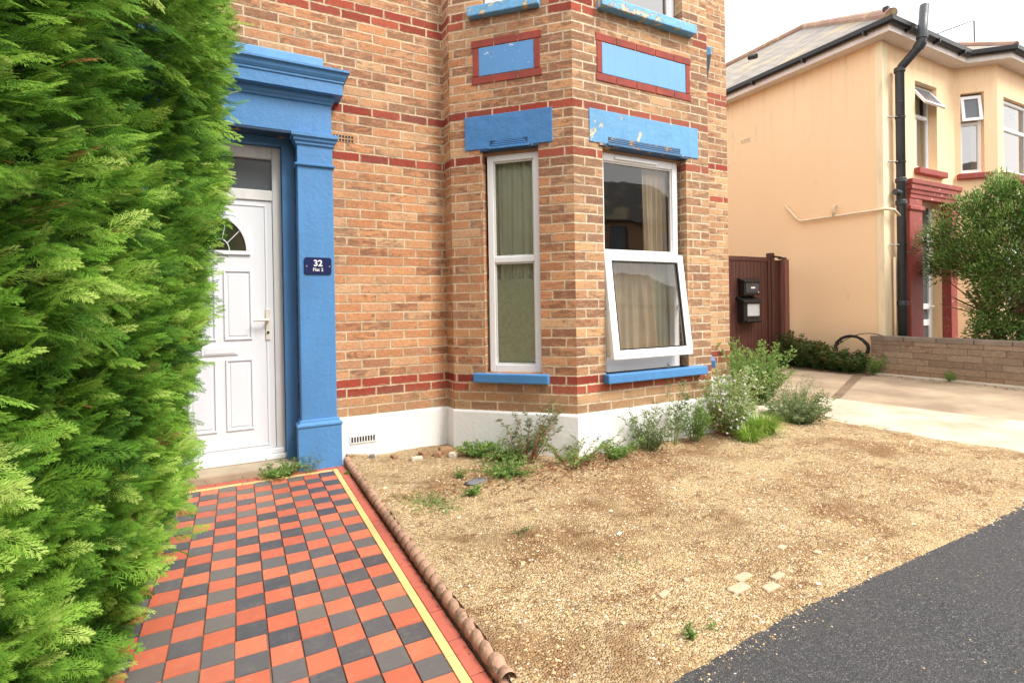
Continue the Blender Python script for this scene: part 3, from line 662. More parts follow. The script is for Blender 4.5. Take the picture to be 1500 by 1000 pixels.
# semicircular fanlight in the leaf
def arc_ring(mb, F, cu, cz, r0, r1, n0, n1, zsc=1.35, seg=28):
    V = []
    for i in range(seg + 1):
        t = PI * i / seg
        for r, n in ((r0, n0), (r1, n0), (r1, n1), (r0, n1)): V.append(F.p(cu + r * math.cos(t), n, cz + r * math.sin(t) * zsc))
    fs = [(4 * i + j, 4 * i + (j + 1) % 4, 4 * i + 4 + (j + 1) % 4, 4 * i + 4 + j) for i in range(seg) for j in range(4)]
    mb.shared(V, fs + [(0, 1, 2, 3), tuple(4 * seg + j for j in range(4))])
mb = MB(); arc_ring(mb, FM, -.11, .455, .175, .205, dl - .004, dl + .014); box(mb, FM, -.315, .095, dl - .004, dl + .014, .425, .4545)
arc_ring(mb, FM, -.11, .455, .06, .066, dl, dl + .008)
for t in (40, 75, 105, 140):
    c, s_ = math.cos(math.radians(t)), math.sin(math.radians(t)) * 1.35
    tube(mb, [FM.p(-.11 + .063 * c, dl + .004, .455 + .063 * s_), FM.p(-.11 + .178 * c, dl + .004, .455 + .178 * s_)], .0035, 6)
fixn(mb.build('fan_moulding', 'door_white', door, .003))
V = [FM.p(-.11, dl + .003, .455)] + [FM.p(-.11 + .178 * math.cos(t), dl + .003, .455 + .178 * 1.35 * math.sin(t)) for t in np.linspace(0, PI, 25)]
mb = MB(); mb.shared(V, [(0, i, i + 1) for i in range(1, 25)]); mb.build('fan_pane', 'fanglass', door) if False else None
M['fanglass'] = NT('dark patterned glass').set(Base_Color=(.03, .035, .02), Roughness=.08, Specular_IOR_Level=.8)
mb.build('fan_pane', 'fanglass', door)
mb = MB(); box(mb, FM, .188, .222, dl, dl + .012, -.225, .015); hp = fixn(mb.build('handle_plate', 'white_metal', door, .008))
mb = MB(); tube(mb, [FM.p(.205, dl + .01, -.07), FM.p(.205, dl + .055, -.07), FM.p(.19, dl + .06, -.07), FM.p(.10, dl + .055, -.073)], [.010, .010, .010, .008], 10); fixn(mb.build('handle', 'white_metal', door))
mb = MB(); tube(mb, [FM.p(.206, dl + .012, -.165), FM.p(.206, dl + .018, -.165)], .009, 12); fixn(mb.build('keyhole', 'black_metal', door))
mb = MB(); box(mb, FM, -.24, .0, dl, dl + .010, -.325, -.255); fixn(mb.build('letter_plate', 'upvc', door, .006))
obox('letter_flap', 'door_white', door, FM, -.222, -.018, dl + .010, dl + .014, -.313, -.267, .003)
# air bricks
mb = MB(); box(mb, FM, .68, .858, -.02, .003, 1.332, 1.397); ab = fixn(mb.build('air_brick', 'airbrick', house, .002))
mb = MB()
for i in range(7):
    for j in range(2): box(mb, FM, .69 + i * .0235, .690 + i * .0235 + .014, 0, .0045, 1.34 + j * .029, 1.34 + j * .029 + .017)
fixn(mb.build('slots', 'dark_hole', ab))
pv = obox('floor_vent', 'white_plinth', house, FM, .775, .985, -.02, .026, -1.075, -1.008, .003)
mb = MB()
for i in range(9): box(mb, FM, .785 + i * .0215, .785 + i * .0215 + .013, .02, .0275, -1.062, -1.02)
fixn(mb.build('slots', 'dark_hole', pv))
mb = MB(); tube(mb, [FM.p(4.83, .0, 2.62), FM.p(4.83, .02, 2.62), FM.p(4.83, .022, 2.45), FM.p(4.83, .005, 2.34)], .006, 6); box(mb, FM, 4.815, 4.845, 0, .02, 2.60, 2.66); fixn(mb.build('wall_hook', 'blue_dark', house))

# house number plate
pl = thing('house_number_sign', 'small navy plate with white 32 and Flat 2 on the blue pilaster', 'sign', (.547, 4.19, .335))
mb = MB(); V = []; cu, cz, hw, hh = .547, .335, .098, .064
out = []
for (sx_, sz_) in ((-1, -1), (1, -1), (1, 1), (-1, 1)):
    for t in np.linspace(0, 1, 5):
        a = {(-1, -1): PI, (1, -1): 1.5 * PI, (1, 1): 0, (-1, 1): .5 * PI}[(sx_, sz_)] + t * PI / 2
        out.append((cu + sx_ * (hw - .018) + .018 * math.cos(a), cz + sz_ * (hh - .018) + .018 * math.sin(a)))
n_ = len(out); V = [FM.p(a, .104, b) for a, b in out] + [FM.p(a, .109, b) for a, b in out]
mb.shared(V, [tuple(range(n_)), tuple(range(n_, 2 * n_))] + [(i, (i + 1) % n_, n_ + (i + 1) % n_, n_ + i) for i in range(n_)]); fixn(mb.build('plate', 'navy', pl, .0015))
for a in (-.083, .083):
    mb = MB(); tube(mb, [FM.p(cu + a, .1, cz - .004), FM.p(cu + a, .113, cz - .004)], .006, 12); fixn(mb.build('screw', 'chrome', pl))
def text(body, name, parent, F, u, n, z, size, mat='white_text', bold=.0, sp=1.):
    cv = bpy.data.curves.new(name, 'FONT'); cv.body = body; cv.size = size; cv.align_x = 'CENTER'; cv.align_y = 'CENTER'; cv.extrude = .0008; cv.offset = bold; cv.space_character = sp
    ob = bpy.data.objects.new(name, cv); COL.objects.link(ob); bpy.context.view_layer.update()
    me = bpy.data.meshes.new_from_object(ob); bpy.data.objects.remove(ob); me.materials.clear(); me.materials.append(M[mat]); me.name = name
    nx, ny = F.n; ux, uy = F.u; px, py, pz = F.p(u, n, z)
    me.transform(Matrix(((ux, 0, nx, px), (uy, 0, ny, py), (0, 1, 0, pz), (0, 0, 0, 1))))
    o = bpy.data.objects.new(name, me); COL.objects.link(o); put(o, parent); return o
text('32', 'number', pl, FM, cu, .110, cz + .018, .066, bold=.0016)
text('Flat 2', 'lettering', pl, FM, cu, .110, cz - .030, .034, bold=.0004)
# ------------------------------------------------------------------ the ground
def sheet(name, mat, pts, z, kind='structure'):
    mb = MB(); mb.face([(x, y, z) for x, y in pts]); o = mb.build(name, mat); return tag(o, kind=kind) if kind else o
sheet('ground', 'earth', [(-150, -150), (200, -150), (200, 200), (-150, 200)], G - .16)
from mathutils import noise as mn
# tarmac pavement with a slightly wandering inner edge
EDGE = [(-30, 1.30), (-1, 1.28), (.6, 1.27), (1.0, 1.22), (1.209, 1.235), (1.55, 1.262), (1.836, 1.284), (2.05, 1.33), (2.264, 1.356), (2.5, 1.375), (2.67, 1.372), (3.0, 1.385), (3.265, 1.378), (3.7, 1.36), (4.114, 1.326), (4.8, 1.30), (6, 1.28), (40, 1.28)]
pe = []
for (a, b), (c, d) in zip(EDGE, EDGE[1:]):
    n = max(1, int(min(c - a, 6) / .02))
    for i in range(n):
        t = i / n; x = a + (c - a) * t; pe.append((x, b + (d - b) * t + .012 * mn.noise((x * 9, 0, 0)) + .006 * mn.noise((x * 31, 3, 0))))
pe.append(EDGE[-1])
mb = MB()
for (a, b), (c, d) in zip(pe, pe[1:]):
    mb.face([(a, -1.7, G - .006), (c, -1.7, G - .006), (c, d, G + .004), (a, b, G + .004)]); mb.face([(a, b, G + .004), (c, d, G + .004), (c, d + .006, G - .03), (a, b + .006, G - .03)])
tag(mb.build('pavement', 'tarmac'), kind='structure')
mb = MB(); box(mb, WORLD, -30, 40, 1.7, 1.83, G - .2, G - .004); tag(fixn(mb.build('kerb', 'steel', None, .01)), kind='structure')
sheet('road', 'tarmac', [(-60, -7.5), (80, -7.5), (80, -1.83), (-60, -1.83)], G - .12)
sheet('far_pavement', 'tarmac', [(-60, -10), (80, -10), (80, -7.5), (-60, -7.5)], G - .02)

# gravel forecourt: a relief grid
gx0, gx1, gy0, gy1 = .744, 6.4, 1.18, 4.32; nx, ny = 420, 240
xs = np.linspace(gx0, gx1, nx); ys = np.linspace(gy0, gy1, ny)
def relief(x, y):
    h = .020 * mn.noise((x * 1.3, y * 1.3, 0)) + .012 * mn.noise((x * 4, y * 4, 5)) + .006 * mn.noise((x * 13, y * 13, 2)) + .003 * mn.noise((x * 37, y * 37, 9))
    h += .030 * max(0, 1 - (x - .76) / .22)
    e = min(1, max(0, (y - 1.25) / .35)); s = min(1, max(0, (5.6 - x) / .5))
    return G + .002 + (h + .022) * e * (.3 + .7 * s) - .012 * (1 - s) - .03 * (1 - min(1, max(0, (y - 1.18) / .10)))
V = np.zeros((ny, nx, 3))
for j, y in enumerate(ys):
    for i, x in enumerate(xs): V[j, i] = (x, y, relief(x, y))
I = np.arange(nx * ny).reshape(ny, nx); Fc = np.stack([I[:-1, :-1], I[:-1, 1:], I[1:, 1:], I[1:, :-1]], -1).reshape(-1, 4)
tag(fast_mesh('gravel_ground', V, Fc, 'gravel', None, None, True), kind='structure')
# loose pebbles: one scatter
def scatter(n, size, region, zf, flat=.6, patchy=False):
    x = rng.uniform(region[0], region[1], n); y = region[2] + (region[3] - region[2]) * rng.random(n) ** 1.15
    if patchy:
        ok = np.array([mn.noise((a * 1.5, b * 1.5, 3)) + .5 * mn.noise((a * 5, b * 5, 8)) for a, b in zip(x, y)]) > -.22 + .2 * (rng.random(n) - .5); x, y = x[ok], y[ok]; n = len(x)
    s = size[0] + (size[1] - size[0]) * rng.random(n) ** 3.2
    z = np.array([zf(a, b) for a, b in zip(x, y)])
    base = np.array([(1, 0, 0), (0, 1, 0), (-1, 0, 0), (0, -1, 0), (0, 0, 1), (0, 0, -1)], float)
    V = base[None] * (1 + rng.uniform(-.35, .35, (n, 6, 1))) * s[:, None, None]; V[:, :, 2] *= flat; a = rng.uniform(0, 6.28, n)
    ca, sa = np.cos(a)[:, None], np.sin(a)[:, None]; X = V[:, :, 0] * ca - V[:, :, 1] * sa; Y = V[:, :, 0] * sa + V[:, :, 1] * ca
    V[:, :, 0] = X + x[:, None]; V[:, :, 1] = Y + y[:, None]; V[:, :, 2] += (z + s * .15)[:, None]
    f = np.array([(0, 1, 4), (1, 2, 4), (2, 3, 4), (3, 0, 4), (1, 0, 5), (2, 1, 5), (3, 2, 5), (0, 3, 5)])
    F = (np.arange(n)[:, None, None] * 6 + f[None]).reshape(-1, 3); return V.reshape(-1, 3), F, np.repeat(rng.random(n), 8)
Va, Fa, Ta = scatter(95000, (.0020, .0068), (.78, 5.2, 1.22, 4.0), relief, .6, True)
Vb, Fb, Tb = scatter(420, (.006, .016), (.80, 5.0, 1.25, 3.9), relief, .45)
Vc, Fc_, Tc = scatter(260, (.0015, .0045), (.9, 6, .3, 1.3), lambda a, b: G + .003)
EX, EYY = [a for a, b in EDGE], [b for a, b in EDGE]
Vd, Fd, Td = scatter(1500, (.0015, .005), (.9, 5.2, 0, 1), lambda a, b: 0)
cen = Vd.reshape(-1, 6, 3).mean(1); shift = np.interp(cen[:, 0], EX, EYY) - .11 * np.abs(rng.normal(size=len(cen))) * .5 + .01 - cen[:, 1]
Vd = Vd.reshape(-1, 6, 3); Vd[:, :, 1] += shift[:, None]; Vd[:, :, 2] += G + .004; Vd = Vd.reshape(-1, 3)
o = fast_mesh('loose_gravel', np.concatenate([Va, Vb, Vc, Vd]), np.concatenate([Fa, Fb + len(Va), Fc_ + len(Va) + len(Vb), Fd + len(Va) + len(Vb) + len(Vc)]), 'pebble', None, np.concatenate([Ta, Tb * .5 + .45, Tc, Td]))
tag(o, 'sandy loose gravel spread over the front forecourt', kind='stuff')

# driveway to the right
sheet('driveway', 'drive', [(5.0, 1.31), (9.32, 1.31), (9.32, 6.9), (5.21, 6.9), (5.21, 4.2), (5.0, 4.2)], G - .004)
sl = [(5.16, 1.36), (5.27, 2.2), (5.36, 2.9), (5.40, 3.28), (5.75, 3.62), (6.1, 3.86), (6.50, 3.98), (6.55, 3.6), (6.62, 3.1), (6.70, 2.5), (6.82, 1.9), (6.9, 1.36)]
mb = MB(); n = len(sl); mb.shared([(x, y, G + .012) for x, y in sl] + [(x, y, G - .03) for x, y in sl], [tuple(range(n))] + [(i, (i + 1) % n, n + (i + 1) % n, n + i) for i in range(n)])
tag(fixn(mb.build('concrete_slab', 'slab', None, .006)), kind='structure')
mb = MB(); mb.face([(6.42, 3.86, G + .0005), (6.52, 3.80, G + .0005), (8.9, 4.80, G + .0005), (8.85, 4.93, G + .0005)]); tag(mb.build('dark_drive_strip', 'earth'), kind='structure')  # narrow dark strip laid diagonally across the drive
sheet('planting_bed', 'earth', [(8.95, 4.75), (9.49, 4.72), (9.49, 6.6), (8.95, 6.5)], G + .004)
sheet('forecourt', 'earth', [(9.5, -1), (40, -1), (40, 4.76), (9.5, 4.76)], G - .01)
sheet('back_yard', 'earth', [(5.2, 6.9), (9.5, 6.9), (9.5, 14), (5.2, 14)], G - .01)

# checkerboard path
TS = .1065; XR = .612; YT = 4.072
sheet('path', 'grout', [(-1.6, 1.28), (.70, 1.28), (.70, 4.22), (-1.6, 4.22)], G)
verts, faces, tints, which = [], [], [], []
rd = {0: ([], [], []), 1: ([], [], [])}
for i in range(20):
    for j in range(27):
        x1 = XR - i * TS; y1 = YT - j * TS; g = .0008
        if i == 5 and j > 17: x1 -= .004
        if x1 - TS < -1.55 or y1 - TS < 1.27: continue
        c = 1 if (i + j) % 2 == 0 else 0
        V_, F_, T_ = rd[c]; b = len(V_); z = G + .008 + random.uniform(-.0012, .0012); tx, ty = random.uniform(-.0012, .0012), random.uniform(-.0012, .0012)
        e = .0022; x0, y0 = x1 - TS + g, y1 - TS + g; x1 -= g; y1 -= g
        V_ += [(x0, y0, z - .01), (x1, y0, z - .01), (x1, y1, z - .01), (x0, y1, z - .01), (x0 + e, y0 + e, z - tx - ty), (x1 - e, y0 + e, z + tx - ty), (x1 - e, y1 - e, z + tx + ty), (x0 + e, y1 - e, z - tx + ty)]
        t = random.random()
        for f in ((4, 5, 6, 7), (0, 1, 5, 4), (1, 2, 6, 5), (2, 3, 7, 6), (3, 0, 4, 7)): F_.append(tuple(b + q_ for q_ in f)); T_.append(t)
for c, nm, mt in ((0, 'red_path_tiles', 'tile_red'), (1, 'black_path_tiles', 'tile_black')):
    tag(fast_mesh(nm, rd[c][0], rd[c][1], mt, None, rd[c][2]), kind='structure')
mb = MB()
y = 4.114
while y > 1.35: box(mb, WORLD, XR + .002, XR + .036, -y, -(y - .30) - .002, G - .002, G + .0085 + random.uniform(-.001, .001)); y -= .302
x = XR
while x > -1.5: box(mb, WORLD, x - .30, x - .002, -4.114, -4.076, G - .002, G + .0085 + random.uniform(-.001, .001)); x -= .302
tag(fixn(mb.build('yellow_border_tiles', 'tile_yellow', None, .0015)), kind='structure')
mb = MB(); y = 4.21
while y > 1.35: box(mb, WORLD, XR + .039, XR + .092, -y, -(y - .20) - .002, G - .002, G + .0075 + random.uniform(-.001, .001)); y -= .203
x = XR + .04
while x > -1.5: box(mb, WORLD, x - .20, x - .003, -4.205, -4.117, G - .002, G + .0075 + random.uniform(-.001, .001)); x -= .203
tag(fixn(mb.build('red_border_tiles', 'tile_border', None, .0015)), kind='structure')
# rope-twist edging
nyr, nr = 900, 20; V = np.zeros((nyr, nr, 3))
for j in range(nyr):
    y = 1.46 + (4.20 - 1.46) * j / (nyr - 1)
    for i in range(nr):
        a = -PI * .25 + PI * 1.5 * i / (nr - 1); tw = (abs(((a * .55 + y * 2 * PI / .074) / (2 * PI)) % 1 - .5) * 2) ** .5
        r = .020 + .011 * tw; V[j, i] = (.736 + r * math.cos(a) + .004 * mn.noise((y * 2, 0, 0)), y, G + .032 + r * math.sin(a) * 1.05 + .004 * mn.noise((y * 3, 1, 0)))
I = np.arange(nyr * nr).reshape(nyr, nr); Fc = np.stack([I[:-1, :-1], I[:-1, 1:], I[1:, 1:], I[1:, :-1]], -1).reshape(-1, 4)
eo = thing('rope_edging', 'pink terracotta rope-twist edging between the tiled path and the gravel', 'edging', (.742, 2.9, G))
put(fast_mesh('rope_roll', V, Fc, 'terracotta', None, None, True), eo); obox('edging_foot', 'terracotta', eo, WORLD, .716, .756, -4.2, -1.46, G - .05, G + .022, .004)

# ------------------------------------------------------------------ the neighbouring cream house
nh = thing('rendered_house', 'cream rendered neighbouring house with slate roof, black gutters and red porch', 'house', (12, 9, G))
NX, NY, NZ = 9.5, 4.766, 4.30
FS = Fr(NX, 14.5, 0, -1); FF = Fr(NX, NY, 1, 0)
wall('side_wall', 'render', nh, FS, 14.5 - NY, G - .1, NZ, [])
LF = 11.94 - NX
NW = (1.045, 1.80, 2.33, 3.84); ND = (.95, 1.90, G, 1.75)
wall('front_wall', 'render', nh, FF, LF, G - .1, NZ, [NW, ND], .17)
FN = Fr(11.94, NY, 1, -1); LN = .66
cw = (.10, .46, 2.34, 3.83)
wall('front_wall', 'render', nh, FN, LN, G - .1, NZ, [cw], .10)
cx, cyy = FN.p(LN, 0, 0)[:2]
FN2 = Fr(cx, cyy, 1, 0); wall('front_wall', 'render', nh, FN2, 1.7, G - .1, NZ, [(.25, 1.45, 2.34, 3.75), (.25, 1.45, -.4, 1.5)], .12)
FN3 = Fr(cx + 1.7, cyy, 1, 1); wall('front_wall', 'render', nh, FN3, LN, G - .1, NZ, [])
FN4 = Fr(cx + 1.7 + LN * q, NY, 1, 0); wall('front_wall', 'render', nh, FN4, 2.4, G - .1, NZ, [])
xe = cx + 1.7 + LN * q + 2.4
wall('side_wall', 'render', nh, Fr(xe, NY, 0, 1), 14.5 - NY, G - .1, NZ, [])
# stained quoin strips
obox('quoin', 'render_stained', nh, FF, -.012, .16, -.1, .012, G, NZ - .01, .004)
# windows of the neighbour
def nb_window(F, u0, u1, z0, z1, rail, setb, hop=0, openang=0, g='glass_sky'):
    o = glazing(nh, F, u0, u1, -setb, z0, z1, fr=.05, rail=rail, railw=.055, g=g, glass_upper=not hop)
    if hop:
        mb = MB(); w = .05; a, b, c, d = u0 + .02, u1 - .02, rail + .02, z1 - .03
        ring(F, a, b, c, d, w, -setb, -setb + .035, mb); s_ = fixn(mb.build('top_sash', 'upvc', o))
        pm = MB(); pm.face([F.p(a + w, -setb + .015, c + w), F.p(b - w, -setb + .015, c + w), F.p(b - w, -setb + .015, d - w), F.p(a + w, -setb + .015, d - w)]); p_ = pm.build('sash_pane', 'glass_frost', o)
        pv_ = Vector(F.p(a, -setb, d)); ax = Vector((F.u[0], F.u[1], 0))
        for q_ in (s_, p_): swing(q_, pv_, ax, -openang)
    return o
nb_window(FF, 1.05, 1.795, 2.34, 3.83, 3.31, .13, 1, math.radians(33))
nb_window(FN, .102, .458, 2.345, 3.80, 3.28, .085, 1, math.radians(9), 'glass_sky')
nb_window(FN2, .27, 1.43, 2.36, 3.73, 3.2, .06)
nb_window(FN2, .27, 1.43, -.38, 1.48, .9, .06)
for F, a, b, z in ((FF, .985, 1.98, 2.20), (FN, .03, .56, 2.225), (FN2, .15, 1.55, 2.225), (FN2, .15, 1.55, -.52)): obox('window_sill', 'red_paint', nh, F, a, b, -.1, .09, z, z + .105, .012)
ib = MB()
for z0_, z1_ in ((2.2, 4.1), (-1.1, 2.0)): quad(ib, (9.8, 5.5, z0_), (14, 5.3, z0_), (14, 5.3, z1_), (9.8, 5.5, z1_))
ib.build('room', 'dark_room', nh)
tag(curtain('curtain', 'grey green curtain inside the upper window beside the black soil pipe', FF, 1.42, 1.78, -.26, 2.3, 3.8, 'curtain_green', 3), None)
# red porch: piers, cornice, recessed door
for a, b in ((.52, .934), (1.906, 2.14)):
    o = obox('porch_pier', 'red_paint', nh, FF, a, b, .001, .14, G, 1.72, .01)
    molding('pier_capital', 'red_paint', o, FF, min(a + .14, (a + b) / 2 - .02), max(b - .14, (a + b) / 2 + .02), [(.141, 1.50), (.17, 1.53), (.17, 1.58), (.15, 1.60)])
molding('porch_cornice', 'red_paint', nh, FF, .68, 1.99, [(.15, 1.722), (.15, 1.78), (.165, 1.80), (.17, 1.85), (.19, 1.87), (.19, 1.94), (.21, 1.96), (.21, 2.03), (.05, 2.06)])
df = MB(); dz = -.13
for a in ((.952, 1.02, G, 1.748), (1.82, 1.898, G, 1.748), (1.02, 1.82, 1.68, 1.748), (1.02, 1.82, 1.15, 1.22), (1.02, 1.10, G, 1.15), (1.74, 1.82, G, 1.15), (1.10, 1.74, G, -.9), (1.10, 1.74, -.47, -.36), (1.10, 1.74, -.17, -.07), (1.10, 1.74, 1.06, 1.15)): box(df, FF, a[0], a[1], dz - .06, dz, a[2], a[3])
do = fixn(df.build('door', 'upvc', nh, .004)); obox('door_glass', 'glass_frost', do, FF, 1.0, 1.84, dz - .045, dz - .03, G + .1, 1.7, 0)
mb = MB(); tube(mb, [FF.p(1.78, dz, -.12), FF.p(1.78, dz + .06, -.12), FF.p(1.68, dz + .06, -.12)], .01, 8); fixn(mb.build('door_handle', 'upvc', do))
# eaves: soffit, fascia and gutter following the outline
EP = [(NX, 14.5), (NX, NY), (11.94, NY), (cx, cyy), (cx + 1.7, cyy), (cx + 1.7 + LN * q, NY), (xe, NY), (xe, 14.5)]
strip('soffit', 'soffit', nh, EP, [(-.05, NZ), (.235, NZ)])
strip('fascia', 'soffit', nh, EP, [(.235, NZ), (.248, NZ - .005), (.248, NZ + .16)])
strip('gutter', 'gutter', nh, EP, [(.250, NZ + .185), (.252, NZ + .12), (.272, NZ + .090), (.305, NZ + .085), (.340, NZ + .115), (.345, NZ + .185), (.341, NZ + .188), (.334, NZ + .12), (.30, NZ + .10), (.262, NZ + .12)])
for i in range(9):
    yy = NY + .1 + i * 1.05; obox('gutter_bracket', 'gutter', nh, Fr(NX, yy, 0, -1), -.015, .015, .244, .353, NZ + .06, NZ + .13, 0)
for i in range(3): obox('gutter_bracket', 'gutter', nh, FF, .2 + i * .9, .23 + i * .9, .244, .353, NZ + .06, NZ + .13, 0)
OH = .31; e0 = (NX - OH, NY - OH, NZ + .185); AP = (13.1, NY - OH + 13.1 - (NX - OH), 7.08); AX2 = xe + OH
rf = MB()
def roofface(pts, uo):
    p = [Vector(a) for a in pts]; u = (p[1] - p[0]).normalized(); nrm = u.cross(p[2] - p[0]).normalized(); v = nrm.cross(u)
    rf.face(pts, [((a - p[0]).dot(u), (a - p[0]).dot(v)) for a in p])
Ay = AP[1]; R2 = (AP[0], 15, AP[2])
roofface([(e0[0], 15, e0[2]), e0, AP, R2], 0)
roofface([e0, (AX2, e0[1], e0[2]), (AX2 - (13.1 - e0[0]), Ay, AP[2]), AP], 0)
roofface([(AX2, e0[1], e0[2]), (AX2, 15, e0[2]), (AX2 - 3.96, 15, AP[2]), (AX2 - 3.96, Ay, AP[2])], 0)
# hipped roof over the bay
ba = (13.25, 6.0, 5.55); bp_ = [(p.x, p.y, NZ + .187) for p in offset_path(EP, OH)]
for a, b in ((2, 3), (3, 4), (4, 5)): roofface([bp_[a], bp_[b], ba], 0)
slab_ = rf.build('roof', 'slate', nh)
mb = MB(); tube(mb, [(e0[0], e0[1], e0[2] + .03), (AP[0], AP[1], AP[2] + .03), (R2[0], R2[1], R2[2] + .03)], .085, 10)
tube(mb, [bp_[3], (ba[0], ba[1], ba[2] + .03)], .06, 8); tube(mb, [bp_[4], (ba[0], ba[1], ba[2] + .03)], .06, 8); tube(mb, [(ba[0], ba[1], ba[2] + .02), (ba[0], ba[1] + 1, ba[2] + .02)], .06, 8)
mb.build('ridge_tiles', 'ridge', slab_)
mb = MB(); tube(mb, [(9.93, 7.42, 5.28), (9.93, 7.60, 5.32)], .055, 8); mb.build('roof_vent', 'black_metal', slab_)
# soil pipe
sp_ = MB(); px, py = 9.82, NY - .11
P1 = [(px, py, G), (px, py, 3.82), (px, py - .03, 3.87), (px, 4.37, 4.09), (px + .005, 4.337, 4.15), (9.91, 4.33, 4.76)]
tube(sp_, P1, .066, 16); pipe = fixn(sp_.build('soil_pipe', 'pipe', nh, 0, True))
for z in (3.78, 1.58, 1.95, -.1): 
    mb = MB(); tube(mb, [(px, py, z), (px, py, z + .015), (px, py, z + .075), (px, py, z + .09)], [.068, .082, .082, .068], 16); fixn(mb.build('pipe_collar', 'pipe', pipe))
for (a, b) in (((9.82, 4.39, 4.07), (9.826, 4.338, 4.15)), ((9.832, 4.337, 4.20), (9.840, 4.336, 4.26))):
    mb = MB(); tube(mb, [a, b], .080, 16); fixn(mb.build('pipe_collar', 'pipe', pipe))
for z in (3.04, 2.30, .92):
    mb = MB(); tube(mb, [(px - .22, NY - .03, z), (px - .07, py, z)], .010, 6); tube(mb, [(px, py, z - .015), (px, py, z + .015)], .076, 16); fixn(mb.build('pipe_clip', 'black_metal', pipe))
mb = MB(); tube(mb, [(px - .02, py, 1.78), (px - .15, py + .02, 1.80)], .05, 12); fixn(mb.build('branch_boss', 'pipe', pipe))
mb = MB(); xx = NX - .03
tube(mb, [(xx + .03, 6.50, 1.88), (xx - .02, 6.44, 1.82), (xx - .02, 6.24, 1.57), (xx - .02, 6.16, 1.525), (xx - .02, 5.55, 1.515), (xx - .02, NY, 1.505), (xx - .02, NY - .07, 1.50), (xx + .1, NY - .12, 1.49), (px - .05, py, 1.40)], .022, 10)
tube(mb, [(9.72, 4.72, .72), (9.72, 4.72, G)], .022, 8); tube(mb, [(xx - .02, 5.55, 1.515), (xx - .02, 5.55, 1.68), (xx + .03, 5.54, 1.72)], .026, 10); fixn(mb.build('waste_pipe', 'cream_pipe', nh, 0, True))
mb = MB(); box(mb, FS, 14.5 - 7.50, 14.5 - 7.27, -.05, .008, 3.36, 3.45); v_ = fixn(mb.build('air_brick', 'render_stained', nh, .003))
mb = MB()
for i in range(6): box(mb, FS, 14.5 - 7.49 + i * .037, 14.5 - 7.49 + i * .037 + .02, 0, .009, 3.375, 3.435)
fixn(mb.build('slots', 'airbrick', v_))
# aerial, fixed to the roof
mb = MB(); ax, ay, az = 16.9, 6.3, 6.1
tube(mb, [(ax, ay, 5.3), (ax, ay, 7.15)], .018, 6); tube(mb, [(ax - .05, ay, 7.15), (ax - 1.5, ay + .3, 6.55)], .012, 6)
for i in range(8): t = i / 8; p = Vector((ax - .1 - 1.3 * t, ay + .26 * t, 7.13 - .52 * t)); tube(mb, [p - Vector((0, .16, 0)), p + Vector((0, .16, 0))], .006, 4)
fixn(mb.build('tv_aerial', 'gutter', nh))
mb = MB(); tube(mb, [(9.2, 4.55, 4.5), (9.2, 4.55, 4.62)], .02, 6); box(mb, WORLD, 9.17, 9.23, -4.58, -4.50, 4.60, 4.66); fixn(mb.build('security_sensor', 'black_metal', nh))

# low wall in front of the neighbour
lw = thing('low_wall', 'low brownish stone block wall along the neighbour side of the driveway', 'wall', (9.4, 3, G))
FW_ = Fr(9.3, 4.88, 0, -1)
wall('wall_face', 'stonewall', lw, FW_, 6.3, G - .05, -.655, [], z00=G); 
wall('wall_face', 'stonewall', lw, Fr(9.52, 4.88, -1, 0), .22, G - .05, -.655, [], z00=G)
wall('wall_face', 'stonewall', lw, Fr(9.52, -1.42, 0, 1), 6.3, G - .05, -.655, [], z00=G)
mb = MB(); y = 4.89; 
while y > -1.4:
    L = random.uniform(.38, .5); hz = random.uniform(-.004, .004); box(mb, WORLD, 9.292, 9.528, -y, -(y - L) - .008, -.655, -.583 + hz); y -= L
fixn(mb.build('coping', 'stonewall_top', lw, .008)) if 'stonewall_top' in M else fixn(mb.build('coping', paint('grey brown coping', (.24, .19, .15), .9, .6, 14, .25), lw, .008))
mb = MB(); y = 4.9
while y > 2.2: L = random.uniform(.5, .9); box(mb, WORLD, 9.16 + random.uniform(0, .03), 9.30, -y, -(y - L) - .01, G - .02, G + .03 + random.uniform(0, .015)); y -= L
fixn(mb.build('footing', 'slab', lw, .012))

# timber side gate with its posts, and two letter boxes hung on it
gt = thing('side_gate', 'dark brown boarded timber gate closing the passage between the houses', 'gate', (8.1, 6.42, G))
mb = MB(); x = 5.3
while x < 8.86: 
    b = min(x + .098, 8.87); box(mb, WORLD, x, b - .006, -6.45, -6.42 + random.uniform(0, .003), G + .04, .83); x += .098
fixn(mb.build('boards', 'boards', gt, .003))
obox('top_rail', 'boards', gt, WORLD, 5.25, 8.875, -6.46, -6.405, .765, .845, .006)
obox('gate_stile', 'boards', gt, WORLD, 8.80, 8.875, -6.455, -6.395, G + .03, .84, .005)
obox('gate_post', 'boards', gt, WORLD, 8.885, 8.975, -6.50, -6.38, G, .93, .008)
mb = MB()
for i in range(3): box(mb, WORLD, 8.98 + i * .08, 9.055 + i * .08, -6.48 - .0, -6.44, G, .80)
fixn(mb.build('side_boards', 'boards', gt, .003))
obox('end_post', 'post', gt, WORLD, 9.22, 9.34, -6.48, -6.34, G, .815, .01)
mb = MB(); tube(mb, [(8.93, 6.36, .86), (9.15, 6.36, .845)], .018, 8); box(mb, WORLD, 9.12, 9.30, -6.42, -6.36, .82, .85); fixn(mb.build('latch', 'black_metal', gt))

